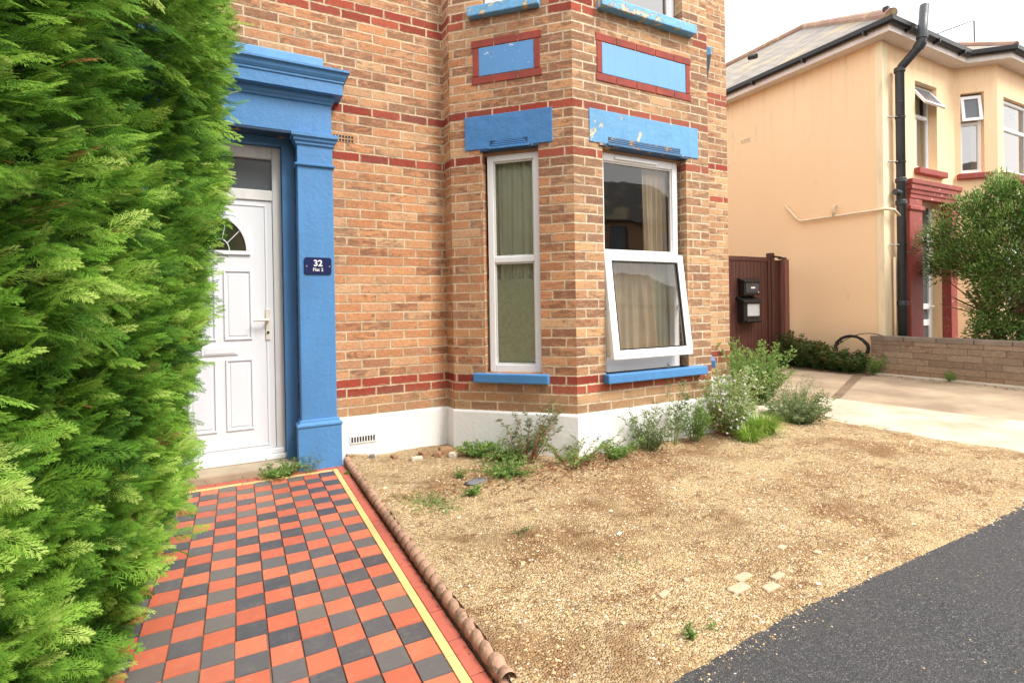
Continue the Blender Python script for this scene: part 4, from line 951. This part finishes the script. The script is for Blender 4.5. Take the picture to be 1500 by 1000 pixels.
b1 = thing('letter_box', 'black metal letter box with small slot, the upper of two on the brown gate', 'letter box', (8.21, 6.36, .30))
obox('case', 'black_metal', b1, WORLD, 8.0, 8.43, -6.42, -6.29, .14, .40, .01)
mb = MB(); mb.shared([(7.98, 6.42, .455), (8.45, 6.42, .455), (8.45, 6.26, .385), (7.98, 6.26, .385), (7.98, 6.42, .40), (8.45, 6.42, .40), (8.45, 6.26, .37), (7.98, 6.26, .37)], [(0, 1, 2, 3), (4, 7, 6, 5), (0, 4, 5, 1), (1, 5, 6, 2), (2, 6, 7, 3), (3, 7, 4, 0)]); fixn(mb.build('lid', 'black_metal', b1, .006))
obox('front_flap', 'pipe', b1, WORLD, 8.04, 8.39, -6.29, -6.284, .18, .36, .004)
mb = MB(); box(mb, WORLD, 8.17, 8.28, -6.283, -6.281, .255, .285); fixn(mb.build('slot_plate', 'white_metal', b1))
mb = MB(); tube(mb, [(8.36, 6.285, .19), (8.36, 6.27, .19)], .016, 12); fixn(mb.build('lock', 'chrome', b1))
b2 = thing('letter_box', 'black letter box with pale grey clear front, the lower of two on the brown gate', 'letter box', (8.19, 6.34, -.22))
obox('case', 'black_metal', b2, WORLD, 7.97, 8.41, -6.42, -6.28, -.36, .06, .015)
mb = MB(); mb.shared([(7.93, 6.42, .12), (8.44, 6.42, .12), (8.44, 6.24, .03), (7.93, 6.24, .03), (7.93, 6.42, .06), (8.44, 6.42, .06), (8.44, 6.24, .0), (7.93, 6.24, .0)], [(0, 1, 2, 3), (4, 7, 6, 5), (0, 4, 5, 1), (1, 5, 6, 2), (2, 6, 7, 3), (3, 7, 4, 0)]); fixn(mb.build('lid', 'black_metal', b2, .006))
obox('front_window', 'plate', b2, WORLD, 8.06, 8.38, -6.28, -6.273, -.24, -.02, .004)
mb = MB(); tube(mb, [(8.0, 6.26, -.33), (8.40, 6.26, -.33)], .022, 10); fixn(mb.build('paper_holder', 'black_metal', b2))

# the row across the street, seen only as a reflection in the panes
op = thing('terraced_house', 'brick house with slate roof on the far side of the street', 'house', (6, -18, G))
FO = Fr(22, -13, -1, 0)
wall('wall', 'brick_bay', op, FO, 30, G, 4.2, [(a, a + 1.1, c, c + 1.5) for a in range(2, 28, 3) for c in (-.3, 2.3)], .1)
mb = MB(); mb.face([(22.3, -12.7, 4.1), (-8.3, -12.7, 4.1), (-8.3, -16.5, 7), (22.3, -16.5, 7)]); mb.face([(22.3, -20.3, 4.1), (-8.3, -20.3, 4.1), (-8.3, -16.5, 7), (22.3, -16.5, 7)]); mb.build('roof', 'slate', op)
mb = MB()
for a in range(2, 28, 3):
    for c in (-.3, 2.3): box(mb, FO, a, a + 1.1, -.14, -.1, c, c + 1.5)
fixn(mb.build('window', 'glass_frost', op))
# ------------------------------------------------------------------ planting
# -- conifer hedge on the left of the path
def spray_template(seed, n_side=11, sub=5):
    r = random.Random(seed); Q = []          # quads: base point, direction, length, width
    def piece(p, a, L, w): Q.append((p, a, L, w))
    L0 = 1.0
    for i in range(8): piece((i / 8 * L0, 0), 0, L0 / 8 * 1.25, .028 * (1 - .5 * i / 8))
    for i in range(n_side):
        for sd in (-1, 1):
            t = .10 + .86 * (i + (.5 if sd > 0 else 0)) / n_side; ln = (.44 * (1 - t) ** .75 + .07) * r.uniform(.75, 1.15); a = sd * math.radians(r.uniform(30, 44))
            bx, by = t * L0, 0
            piece((bx, by), a, ln, .024)
            for k in range(sub):
                tt = .25 + .72 * k / sub; l2 = ln * .34 * (1.15 - tt) * r.uniform(.8, 1.2) + .02
                for s2 in (-1, 1): piece((bx + math.cos(a) * ln * tt, by + math.sin(a) * ln * tt), a + s2 * math.radians(r.uniform(28, 40)), l2, .018)
    V = []
    for (p, a, L, w) in Q:
        c, s_ = math.cos(a), math.sin(a); nx_, ny_ = -s_ * w / 2, c * w / 2
        for (u, v_) in ((0, -.6), (.45, -1), (1, 0), (.45, 1)):
            x, y = p[0] + c * L * u, p[1] + s_ * L * u; V.append((x + nx_ * v_ , y + ny_ * v_, r.uniform(-.006, .006)))
    return np.array(V).reshape(-1, 4, 3)
TPL = [spray_template(s_, 8, 4) for s_ in range(3)]; TPL2 = [spray_template(s_ + 9, 6, 2) for s_ in range(2)]
def hedge_face(y, z):
    hz = [(-1.3, -.50), (-1.15, -.47), (-.8, -.33), (-.3, -.26), (.3, -.17), (.8, -.13), (3.5, -.12)]
    x = np.interp(z, [a for a, b in hz], [b for a, b in hz])
    return x - .02 - .14 * np.clip((2.0 - y) / 1.2, 0, 1) - .10 * np.clip((y - 3.3) / .5, 0, 1)
HY0, HY1, HZ1 = .45, 3.78, 2.75
hd = thing('conifer_hedge', 'tall dense bright green conifer hedge beside the tiled path', 'hedge', (-.8, 2.1, G))
V = []; T = []
n = 9500
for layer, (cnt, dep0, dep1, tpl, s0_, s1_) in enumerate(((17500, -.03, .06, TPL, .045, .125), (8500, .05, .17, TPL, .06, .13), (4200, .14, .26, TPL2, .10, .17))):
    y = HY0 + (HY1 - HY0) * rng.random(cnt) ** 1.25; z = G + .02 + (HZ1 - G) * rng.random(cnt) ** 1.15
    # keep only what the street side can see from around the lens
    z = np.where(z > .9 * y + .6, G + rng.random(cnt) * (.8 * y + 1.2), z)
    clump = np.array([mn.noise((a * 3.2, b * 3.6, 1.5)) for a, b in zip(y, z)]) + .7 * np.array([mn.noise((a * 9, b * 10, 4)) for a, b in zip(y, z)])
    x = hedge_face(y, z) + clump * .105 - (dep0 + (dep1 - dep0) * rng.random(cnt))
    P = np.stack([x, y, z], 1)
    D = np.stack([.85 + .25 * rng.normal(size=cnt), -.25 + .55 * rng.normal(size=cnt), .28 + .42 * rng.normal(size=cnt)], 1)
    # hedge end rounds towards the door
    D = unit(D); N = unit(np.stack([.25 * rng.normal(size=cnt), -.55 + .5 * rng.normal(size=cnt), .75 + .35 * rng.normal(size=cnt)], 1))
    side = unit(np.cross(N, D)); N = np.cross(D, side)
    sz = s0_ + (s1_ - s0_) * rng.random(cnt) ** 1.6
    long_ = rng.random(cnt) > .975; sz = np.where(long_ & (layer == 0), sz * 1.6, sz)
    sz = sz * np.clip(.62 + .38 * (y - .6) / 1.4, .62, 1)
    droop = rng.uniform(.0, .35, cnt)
    base_t = np.clip(.40 + .34 * clump + .20 * rng.normal(size=cnt) - .13 * layer, 0.02, .9)  # hollows and inner layers tinted darker: depth shade put into the leaf colour
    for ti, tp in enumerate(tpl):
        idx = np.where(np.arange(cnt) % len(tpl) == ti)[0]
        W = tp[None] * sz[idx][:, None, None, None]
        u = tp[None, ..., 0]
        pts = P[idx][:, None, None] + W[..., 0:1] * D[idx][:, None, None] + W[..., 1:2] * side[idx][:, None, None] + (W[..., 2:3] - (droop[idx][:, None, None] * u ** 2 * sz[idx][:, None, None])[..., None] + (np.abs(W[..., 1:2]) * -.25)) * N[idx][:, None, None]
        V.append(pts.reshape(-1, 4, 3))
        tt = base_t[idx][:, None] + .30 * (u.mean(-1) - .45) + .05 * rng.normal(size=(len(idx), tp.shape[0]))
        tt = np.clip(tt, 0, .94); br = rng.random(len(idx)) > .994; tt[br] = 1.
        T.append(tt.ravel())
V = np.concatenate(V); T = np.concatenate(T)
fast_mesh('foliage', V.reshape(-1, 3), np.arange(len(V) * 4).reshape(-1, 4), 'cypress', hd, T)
# woody interior
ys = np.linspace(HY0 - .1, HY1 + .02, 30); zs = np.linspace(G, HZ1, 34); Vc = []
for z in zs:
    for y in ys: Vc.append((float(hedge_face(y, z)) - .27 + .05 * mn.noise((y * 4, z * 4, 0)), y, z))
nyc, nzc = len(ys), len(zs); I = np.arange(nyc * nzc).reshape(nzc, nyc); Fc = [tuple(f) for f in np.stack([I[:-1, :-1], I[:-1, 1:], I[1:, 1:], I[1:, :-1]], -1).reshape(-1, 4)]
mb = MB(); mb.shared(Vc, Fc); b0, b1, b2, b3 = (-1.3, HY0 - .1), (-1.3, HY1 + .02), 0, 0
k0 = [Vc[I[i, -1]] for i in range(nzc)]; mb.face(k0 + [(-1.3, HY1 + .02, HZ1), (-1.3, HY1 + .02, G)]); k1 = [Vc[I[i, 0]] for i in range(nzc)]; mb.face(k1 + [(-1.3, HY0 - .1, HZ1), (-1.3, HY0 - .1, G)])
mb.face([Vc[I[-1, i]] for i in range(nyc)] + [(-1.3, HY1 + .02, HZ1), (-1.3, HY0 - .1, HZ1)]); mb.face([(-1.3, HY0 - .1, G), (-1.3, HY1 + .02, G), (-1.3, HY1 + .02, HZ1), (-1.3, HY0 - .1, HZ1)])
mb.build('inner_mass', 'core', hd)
tw = MB()
for _ in range(170):
    y = random.uniform(.7, HY1); z = random.uniform(G + .1, .8 * y + 1); x = float(hedge_face(y, z)) - .26
    tube(tw, [(x, y, z), (x + .12, y + random.uniform(-.08, .05), z + random.uniform(0, .1)), (x + .24, y + random.uniform(-.14, .08), z + random.uniform(.02, .18))], [.006, .004, .0015], 5)
tag(tw.build('twigs', 'bark', hd), kind='stuff')

# -- leafy plants from stems
def plant(name, label, cat, base, stems, spread, height, leafL, leafW, per, mat, stem_mat='stem_green', lean=(0, 0), r0=.004, start=.15, tint=(0, 1), up=.35, side=0, group=None, flowers=0, fsize=.012, droop=0., bright=False, ftop=.55, fold=.25, wav=.02, hmin=.45):
    t = thing(name, label, cat, base, group); B = Vector(base); st = MB(); L = Leaves(); FL = Leaves(); tips = MB()
    for i in range(stems):
        a = random.uniform(0, 2 * PI); rr = math.sqrt(random.random()); h = height * random.uniform(hmin, 1)
        ex = Vector((math.cos(a) * spread * rr + lean[0] * h, math.sin(a) * spread * rr + lean[1] * h, h))
        p0 = B + Vector((math.cos(a) * spread * .25 * rr, math.sin(a) * spread * .25 * rr, -.01)); pts = []
        for k_ in range(7):
            s = k_ / 6; p = p0 + Vector((ex.x * s ** 1.3, ex.y * s ** 1.3, ex.z * (s - droop * s * s * rr)))
            p += Vector((random.uniform(-wav, wav), random.uniform(-wav, wav), 0)) * s; pts.append(p)
        tube(st, pts, [r0 * (1 - .75 * k_ / 6) for k_ in range(7)], 5, False)
        A = np.array([tuple(p) for p in pts]); m = per
        s = start + (1 - start) * rng.random(m); ii = np.minimum((s * 6).astype(int), 5); f = (s * 6 - ii)[:, None]
        P = A[ii] * (1 - f) + A[ii + 1] * f; tang = unit(A[ii + 1] - A[ii]); out = unit(np.stack([rng.normal(size=m), rng.normal(size=m), .3 * rng.normal(size=m)], 1))
        # short side twigs: leaves sit a little off the stem
        P = P + out * (side * rng.random(m))[:, None] * (1.1 - s)[:, None]
        L.add(P, out + tang * up + np.array([0, 0, .15]), leafL * rng.uniform(.55, 1.15, m), leafW * rng.uniform(.7, 1.15, m), fold, np.clip(tint[0] + (tint[1] - tint[0]) * (.25 + .5 * rng.random(m) + .25 * s), 0, 1), curl=.15)
        if flowers:
            for q_ in range(flowers):
                s_ = random.uniform(ftop, 1); c = A[min(int(s_ * 6), 5)] * 1.0 + np.array([random.uniform(-1, 1) * (side + .02), random.uniform(-1, 1) * (side + .02), random.uniform(0, .03)])
                nrm = unit(np.array([random.uniform(-.6, .2), -.8, random.uniform(.2, 1.)]) + rng.normal(size=3) * .3); a1 = unit(np.cross(nrm, (0, 0, 1.))); a2 = np.cross(nrm, a1)
                for w in range(9): th = w * 2 * PI / 9; FL.add(c, a1 * math.cos(th) + a2 * math.sin(th), fsize, fsize * .42, 0, N=nrm, tint=random.random())
                tube(tips, [tuple(c), tuple(c + nrm * .0025)], fsize * .22, 6)
    st.build('stems', stem_mat, t); L.build('leaves', mat, t)
    if flowers: FL.build('flowers', 'petal', t); tips.build('flower_centres', 'tile_yellow', t)
    return t
gz = lambda x, y: relief(x, y)
def at(x, y): return (x, y, gz(x, y))
# foot of the bay wall, from left to right
plant('leggy_weed', 'tall leggy weed with orange stems leaning right across the white plinth', 'weed', at(1.95, 3.50), 20, .24, .48, .042, .013, 40, 'leaf_grey', 'stem_red', (.15, .05), .005, .25, side=.03, wav=.03)
plant('leggy_weed', 'sprawling weed with reddish stems fanning out below the corner of the bay', 'weed', at(2.22, 3.26), 20, .30, .24, .038, .012, 28, 'leaf_weed', 'stem_red', (.5, .0), .004, .2, side=.02, wav=.03)
plant('leggy_weed', 'low leafy weed in front of the white plinth under the open window', 'weed', at(2.56, 3.22), 22, .22, .18, .036, .013, 26, 'leaf_weed', 'stem_green', (.1, 0), .003, .1, side=.02)
plant('leggy_weed', 'bushy grey green weed against the plinth under the front window', 'weed', at(2.96, 3.24), 30, .24, .40, .040, .012, 38, 'leaf_grey', 'stem_green', (.12, 0), .003, .1, side=.03)
plant('tall_sprig', 'single thin tall sprig reaching up to the right end of the front window sill', 'weed', at(3.24, 3.26), 8, .10, .68, .040, .012, 44, 'leaf_grey', 'stem_green', (.06, 0), .003, .3, side=.03)
plant('tall_sprig', 'loose upright weed just left of the flowering aster', 'weed', at(3.50, 3.27), 20, .18, .44, .040, .013, 40, 'leaf_weed', 'stem_green', (.0, 0), .003, .2, side=.03)
plant('aster', 'white and lilac flowering aster bush at the corner of the bay', 'flowering plant', at(3.90, 3.27), 70, .27, .62, .046, .013, 56, 'leaf_shrub', 'stem_red', (.06, -.02), .004, .2, side=.06, flowers=5, fsize=.013, ftop=.3)
plant('green_shrub', 'upright leafy shrub with fresh green leaves in front of the brown gate', 'shrub', (5.35, 4.10, G), 90, .36, .80, .050, .018, 70, 'leaf_weed', 'stem_green', (.03, .0), .004, .12, side=.07, tint=(.1, .95))
plant('green_shrub', 'small spreading grey green shrub at the edge of the pale concrete slab', 'shrub', (4.90, 3.28, G), 70, .28, .34, .040, .014, 56, 'leaf_grey', 'stem_green', (.05, 0), .003, .1, side=.04, hmin=.3)
plant('green_shrub', 'thin wispy grey shrub standing behind the small shrub beside the slab', 'shrub', (5.55, 3.70, G), 34, .26, .40, .032, .007, 34, 'leaf_grey', 'stem_green', (.05, 0), .003, .2, side=.04)
plant('ground_plant', 'low feathery green plant along the foot of the angled plinth', 'weed', at(1.70, 3.84), 44, .16, .12, .034, .015, 20, 'leaf_weed', 'stem_green', (0, 0), .002, .1, side=.02)
plant('ground_plant', 'low bright weed by the plinth left of the leggy weed', 'weed', at(1.84, 3.62), 44, .17, .13, .034, .015, 20, 'leaf_weed', 'stem_green', (0, 0), .002, .1, side=.02)
plant('ground_plant', 'patch of tiny creeping weeds in the gravel near the rope edging', 'weed', at(1.00, 3.02), 60, .20, .045, .018, .009, 9, 'leaf_weed', 'stem_green', (0, 0), .0015, .1, side=.02)
plant('ground_plant', 'small star shaped weed in the gravel behind the creeping patch', 'weed', at(1.30, 3.05), 14, .05, .07, .034, .014, 9, 'leaf_weed', 'stem_green', (0, 0), .002, .1)
plant('ground_plant', 'small weed nearest the angled plinth in the bare gravel', 'weed', at(1.36, 3.40), 12, .05, .09, .024, .010, 10, 'leaf_weed', 'stem_green', (0, 0), .002, .1)
plant('ground_plant', 'loose low weeds in front of the sprawling reddish weed', 'weed', at(1.66, 3.28), 50, .22, .11, .032, .014, 16, 'leaf_weed', 'stem_green', (0, 0), .002, .1)
plant('ground_plant', 'flat green weed with reddish stems in the middle of the forecourt', 'weed', at(1.30, 2.42), 12, .05, .03, .020, .010, 7, 'leaf_grey', 'stem_red', (0, 0), .0015, .1)
plant('ground_plant', 'lone upright weed at the edge of the tarmac in the foreground', 'weed', at(1.42, 1.36), 9, .018, .085, .018, .006, 16, 'leaf_weed', 'stem_green', (0, 0), .0015, .1)
plant('ground_plant', 'tiny weed beside the upright one at the tarmac edge', 'weed', at(1.53, 1.36), 5, .012, .05, .014, .005, 9, 'leaf_weed', 'stem_green', (0, 0), .001, .1)
plant('ground_plant', 'faint flat weed in the gravel before the pale paving bits', 'weed', at(1.56, 1.86), 10, .05, .02, .014, .006, 7, 'leaf_grey', 'stem_green', (0, 0), .001, .1)
plant('ground_plant', 'pair of tiny leaves beside the rope edging near the pilaster', 'weed', (.690, 3.93, G), 6, .03, .04, .026, .012, 7, 'leaf_weed', 'stem_green', (0, 0), .001, .1)
plant('step_weed', 'weed growing out of the crack at the right end of the door step', 'weed', (.25, 4.17, G), 34, .17, .12, .036, .015, 16, 'leaf_weed', 'stem_green', (.0, -.1), .002, .1, side=.03)
plant('step_weed', 'spindly weed with thin grey stems against the pilaster base', 'weed', (.44, 4.12, G), 12, .10, .17, .024, .007, 16, 'leaf_grey', 'stem_green', (.0, 0), .0015, .2, side=.02)
# grassy clump
def grass(name, label, base, n, L0, spread, mat='leaf_bright', w=.008):
    t = thing(name, label, 'grass clump', base); V = []; T = []
    for i in range(n):
        a = random.uniform(0, 2 * PI); l = L0 * random.uniform(.5, 1); o_ = spread * math.sqrt(random.random()); c, s_ = math.cos(a), math.sin(a); e = random.uniform(.25, 1.75)
        pts = []
        for k_ in range(5):
            u = k_ / 4; r = o_ * .5 + l * math.sin(e * u) * u * .9; pts.append((base[0] + c * r, base[1] + s_ * r, base[2] + l * u * math.cos(e * u * .95)))
        tt = random.random()
        for k_ in range(4):
            wa, wb = w * (1 - k_ / 4), w * (1 - (k_ + 1) / 4.01); p, q_ = pts[k_], pts[k_ + 1]
            V += [(p[0] - s_ * wa / 2, p[1] + c * wa / 2, p[2]), (p[0] + s_ * wa / 2, p[1] - c * wa / 2, p[2]), (q_[0] + s_ * wb / 2, q_[1] - c * wb / 2, q_[2]), (q_[0] - s_ * wb / 2, q_[1] + c * wb / 2, q_[2])]; T.append(tt)
    fast_mesh('blades', V, np.arange(len(V)).reshape(-1, 4), mat, t, T); return t
grass('grass_clump', 'bright yellow green grassy clump between the aster and the small shrub', at(4.16, 3.12), 900, .25, .22, w=.009)
grass('grass_clump', 'small bright grass tuft at the foot of the aster', at(3.90, 3.04), 420, .18, .16)
# ivy and weeds along the neighbour's wall
for i, (x, y, h, s_, lb) in enumerate(((9.2, 6.28, .62, .24, 'dark leafy bush in the corner between the gate and the cream wall'), (9.22, 5.95, .50, .22, 'dark weed bush second from the gate along the cream wall'), (9.2, 5.65, .46, .2, 'dark weed bush in the middle of the bed by the cream wall'), (9.18, 5.36, .36, .2, 'dark creeping bush under the hose coil'), (9.16, 5.08, .34, .2, 'dark creeping bush at the end of the low stone wall'))):
    plant('bed_shrub', lb, 'shrub', (x, y, G), 46, s_ * 1.15, h * 1.1, .066, .032, 56, 'leaf_dark', 'stem_red', (0, 0), .005, .05, side=.06, group=None, tint=(0, 1))
plant('bed_shrub', 'green weed leaning on the left end of the low stone wall', 'weed', (9.20, 4.80, G), 20, .14, .36, .045, .02, 22, 'leaf_weed', 'stem_green', (0, -.2), .003, .1, side=.04)
plant('bed_shrub', 'small weed growing at the foot of the low stone wall', 'weed', (9.22, 3.78, G), 14, .08, .20, .035, .018, 18, 'leaf_weed', 'stem_green', (0, 0), .003, .1, side=.03)
# hose
hs = thing('hose_coil', 'dark hose coil hung over the plants by the cream wall', 'hose', (9.28, 5.2, -.75))
mb = MB()
for r_ in (.20, .215, .23): tube(mb, [(9.26 + random.uniform(-.02, .02) + .03 * math.sin(a * 2), 5.17 + r_ * 1.25 * math.cos(a), -.78 + r_ * .85 * math.sin(a)) for a in np.linspace(0, 2 * PI, 40)], .011, 6, False)
mb.build('coil', 'gutter', hs, 0, True)
mb = MB(); tube(mb, [(9.25, 5.43 - .75 * t, -.85 + .31 * math.sin(PI * min(t * .62 + .04, 1)) ** .8) for t in np.linspace(0, 1, 24)], .007, 6); mb.build('loose_end', 'gutter', hs, 0, True)

# neighbour's front shrub: trunks, limbs and leaf clumps
sh = thing('evergreen_shrub', 'large rounded glossy green shrub behind the low stone wall', 'shrub', (10.4, 3.75, G))
tr = MB(); C = Vector((10.35, 3.05, .55)); ends = []
for i in range(8):
    a = i * 2 * PI / 8 + random.uniform(-.3, .3); b = Vector((10.4 + .08 * math.cos(a), 3.35 + .08 * math.sin(a), G)); m1 = b + Vector((.22 * math.cos(a), .3 * math.sin(a), .75)); m2 = m1 + Vector((.3 * math.cos(a), .35 * math.sin(a), .6))
    tube(tr, [b, (b + m1) / 2 + Vector((random.uniform(-.04, .04), random.uniform(-.04, .04), 0)), m1, m2], [.04, .034, .028, .018], 8)
    for k_ in range(7): e = m1 + (m2 - m1) * random.random() + Vector((random.uniform(-.6, .6), random.uniform(-.7, .7), random.uniform(.0, .8))); tube(tr, [m1 + (m2 - m1) * .3, (m1 + e) / 2 + Vector((0, 0, .06)), e], [.016, .010, .004], 5); ends.append(e)
tr.build('branches', 'bark', sh)
L = Leaves(); cl = []
while len(cl) < 520:
    v = Vector((random.uniform(-1, 1), random.uniform(-1, 1), random.uniform(-1, 1)))
    if v.length > 1 or v.length < .35: continue
    rz_ = 1.42 if v.z > 0 else 1.25
    if v.z < -.35 and random.random() < .45: continue
    p = Vector((10.35 + v.x * .85, 3.15 + v.y * 1.50, .45 + v.z * rz_)) 
    if mn.noise(p * 2.1) < -.22: continue
    if p.z > 1.55 and mn.noise(p * 3.) < .0: continue
    if p.z < .42 and p.y > 3.86 + .15 * mn.noise(p * 4): continue
    cl.append(p)
tw = MB()
for p in cl:
    m = 110; r_ = random.uniform(.12, .22); c = np.array(p); nn = rng.normal(size=(m, 3)); nn = unit(nn) * (rng.random(m) ** .5)[:, None] * r_; nn[:, 2] *= 1.2
    d = unit(c - np.array((10.35, 3.2, .2))); L.add(c + nn, nn / r_ + d * .7 + np.array([0, 0, .35]), rng.uniform(.035, .065, m), rng.uniform(.016, .026, m), .3, np.clip(.3 + .35 * mn.noise(p * 1.7) + .22 * rng.normal(size=m) + .25 * nn[:, 2] / r_, 0, 1), curl=.1)
    e = p + Vector(tuple(d * .16)); o_ = p - Vector(tuple(d * .35)); tube(tw, [o_, p, e], [.008, .005, .002], 4, False)
L.build('leaves', 'leaf_shrub', sh); tag(tw.build('twigs', 'bark', sh), kind='stuff')
hs2 = thing('clipped_hedge', 'low dark clipped hedge behind the low wall at the right edge', 'hedge', (9.85, 2.4, G))
L = Leaves(); m = 15000; P = np.stack([rng.uniform(9.6, 10.2, m), rng.uniform(.6, 3.75, m), rng.uniform(G, -.30, m)], 1); P[:, 2] += .12 * np.sin(P[:, 1] * 4) * (P[:, 2] > -.6)
L.add(P, unit(rng.normal(size=(m, 3)) + np.array([-.5, 0, .6])), rng.uniform(.04, .07, m), rng.uniform(.018, .03, m), .3, np.clip(rng.random(m) * .6, 0, 1)); L.build('leaves', 'leaf_shrub', hs2)
tw = MB(); rt = Vector((9.9, 2.2, G + .03)); tube(tw, [(9.9, .7, G + .03), (9.9, 3.6, G + .03)], .03, 6)
for i in range(40): y = random.uniform(.7, 3.6); tube(tw, [(9.9, y, G), (9.9 + random.uniform(-.2, .2), y + random.uniform(-.1, .1), -.5)], [.012, .004], 5)
tw.build('woody_base', 'bark', hs2)

# -- stones, paving scraps, litter
def rock(name, label, cat, c, s, mat, group=None, seed=0, rz=0.):
    import bmesh
    b = bmesh.new(); bmesh.ops.create_cube(b, size=2); bmesh.ops.subdivide_edges(b, edges=b.edges[:], cuts=4, use_grid_fill=True)
    for v in b.verts:
        n_ = v.co.normalized() * 1.25; p = v.co * .72 + n_ * .28; k_ = 1 + .16 * mn.noise(p * 1.4 + Vector((seed * 7, 0, 0))) + .07 * mn.noise(p * 4 + Vector((0, seed * 5, 0))); p = p * k_
        v.co = Vector((p.x * s[0], p.y * s[1], p.z * s[2]))
    b.transform(Matrix.Rotation(rz, 4, 'Z')); me = bpy.data.meshes.new(name); b.to_mesh(me); b.free(); me.materials.append(M[mat]); me.shade_smooth()
    o = bpy.data.objects.new(name, me); COL.objects.link(o); o.location = c; return tag(o, label, cat, group)
rock('flat_stone', 'long pale flat stone lying in front of the green shrub', 'stone', (4.95, 3.62, G + .055), (.26, .11, .045), 'stone', None, 1, -.3)
rock('flat_stone', 'white topped flat stone between the aster and the grassy clump', 'stone', (4.42, 3.45, G + .045), (.22, .09, .04), 'slab', None, 2, -.35)
rock('flat_stone', 'brownish square stone at the right end of the flat stones', 'stone', (5.05, 3.47, G + .04), (.12, .09, .045), 'stone', None, 3, .2)
for i, (x, y, a, b, mt, lb) in enumerate(((1.48, 4.02, .05, .04, 'rubble', 'brown rubble lump in the corner where the angled plinth starts'), (1.40, 3.98, .035, .03, 'rubble', 'smaller brown rubble lump left of the corner lump'), (1.30, 4.05, .03, .025, 'rubble', 'small brown stone against the white plinth'), (1.22, 3.96, .045, .02, 'stone', 'pale flattish stone near the rubble by the plinth'), (1.50, 3.90, .03, .03, 'stone', 'grey pebble in front of the corner rubble'), (1.08, 4.10, .028, .02, 'rubble', 'small brown stone nearest the floor vent'), (.92, 4.16, .02, .02, 'slate_bit', 'grey stone chip under the floor vent'))):
    rock('rubble_stone', lb, 'stone', (x, y, gz(x, y) + .01), (a, b, b * .8), mt, None, i + 5, i)
rock('slate_piece', 'flat grey slate piece lying in the gravel before the angled plinth', 'slate', (1.42, 3.26, gz(1.42, 3.26) + .006), (.075, .04, .007), 'slate_bit', None, 21, .4)
for i, (x, y, a, b, r_, lb) in enumerate(((1.84, 1.50, .055, .024, .06, 'pale paving piece nearest the tarmac edge'), (1.93, 1.55, .045, .02, .1, 'pale paving piece behind the nearest one'), (1.97, 1.44, .040, .02, .0, 'pale paving piece right of the nearest one'), (2.07, 1.48, .04, .015, .1, 'thin pale paving piece at the right of the group'), (1.52, 1.60, .03, .012, .3, 'narrow pale paving chip left of the group'), (1.67, 1.62, .016, .012, .9, 'small rounded pale chip in the gravel'), (2.30, 1.62, .025, .015, .2, 'pale stone half buried right of the paving group'), (2.42, 1.52, .018, .014, .2, 'small tan stone near the tarmac edge'))):
    rock('paving_piece', lb, 'paving piece', (x, y, gz(x, y) + .001), (a, b, .006), 'paver', None, i + 30, r_)
rock('litter', 'small white scrap lying on the gravel in the middle of the forecourt', 'litter', (1.72, 2.12, gz(1.72, 2.12) + .006), (.018, .008, .003), 'white_text', None, 41, .5)
for i, lb in enumerate(('first small edging sett in front of the pale slab, nearest the small shrub', 'second small edging sett along the pale slab', 'third small edging sett along the pale slab', 'last small edging sett, half sunk in the gravel')):
    rock('edging_sett', lb, 'paving piece', (5.26 + .012 * i, 3.10 - i * .17, G + .012), (.045, .075, .014), 'slab' if i % 2 else 'paver', None, i + 60, .1)
# fallen leaves by the plinth weeds and in the gutter beside the edging
L = Leaves(); m = 1100; P = np.stack([rng.normal(2.25, .50, m), rng.normal(3.18, .12, m), np.zeros(m)], 1); P[:, 1] = np.minimum(P[:, 1], 3.36); P[:, 2] = [gz(a, b) + .006 for a, b in P[:, :2]]
L.add(P, np.stack([rng.normal(size=m), rng.normal(size=m), .25 * rng.normal(size=m)], 1), rng.uniform(.015, .045, m), rng.uniform(.008, .018, m), .3, N=(0, 0, 1))
m = 150; P = np.stack([rng.normal(.703, .008, m), rng.uniform(1.5, 4.1, m), np.full(m, G + .010)], 1); L.add(P, rng.normal(size=(m, 3)) * (1, 1, .2), rng.uniform(.006, .016, m), rng.uniform(.004, .009, m), .3, N=(0, 0, 1))
m = 120; P = np.stack([rng.uniform(.8, 4.9, m), rng.uniform(1.4, 3.6, m), np.zeros(m)], 1); P[:, 2] = [gz(a, b) + .005 for a, b in P[:, :2]]; L.add(P, rng.normal(size=(m, 3)) * (1, 1, .2), rng.uniform(.008, .02, m), rng.uniform(.005, .01, m), .3, N=(0, 0, 1))
m = 60; P = np.stack([rng.uniform(-.3, .6, m), rng.uniform(3.4, 4.2, m), np.full(m, G + .012)], 1); L.add(P, rng.normal(size=(m, 3)) * (1, 1, .2), rng.uniform(.005, .014, m), rng.uniform(.004, .008, m), .3, N=(0, 0, 1))
m = 260; P = np.stack([rng.uniform(8.95, 9.28, m), rng.uniform(2.6, 6.4, m), np.full(m, G + .012)], 1); L.add(P, rng.normal(size=(m, 3)) * (1, 1, .2), rng.uniform(.02, .05, m), rng.uniform(.01, .02, m), .3, N=(0, 0, 1))
tag(L.build('fallen_leaves', 'litter', None), 'dry brown leaf litter scattered on the ground', kind='stuff')
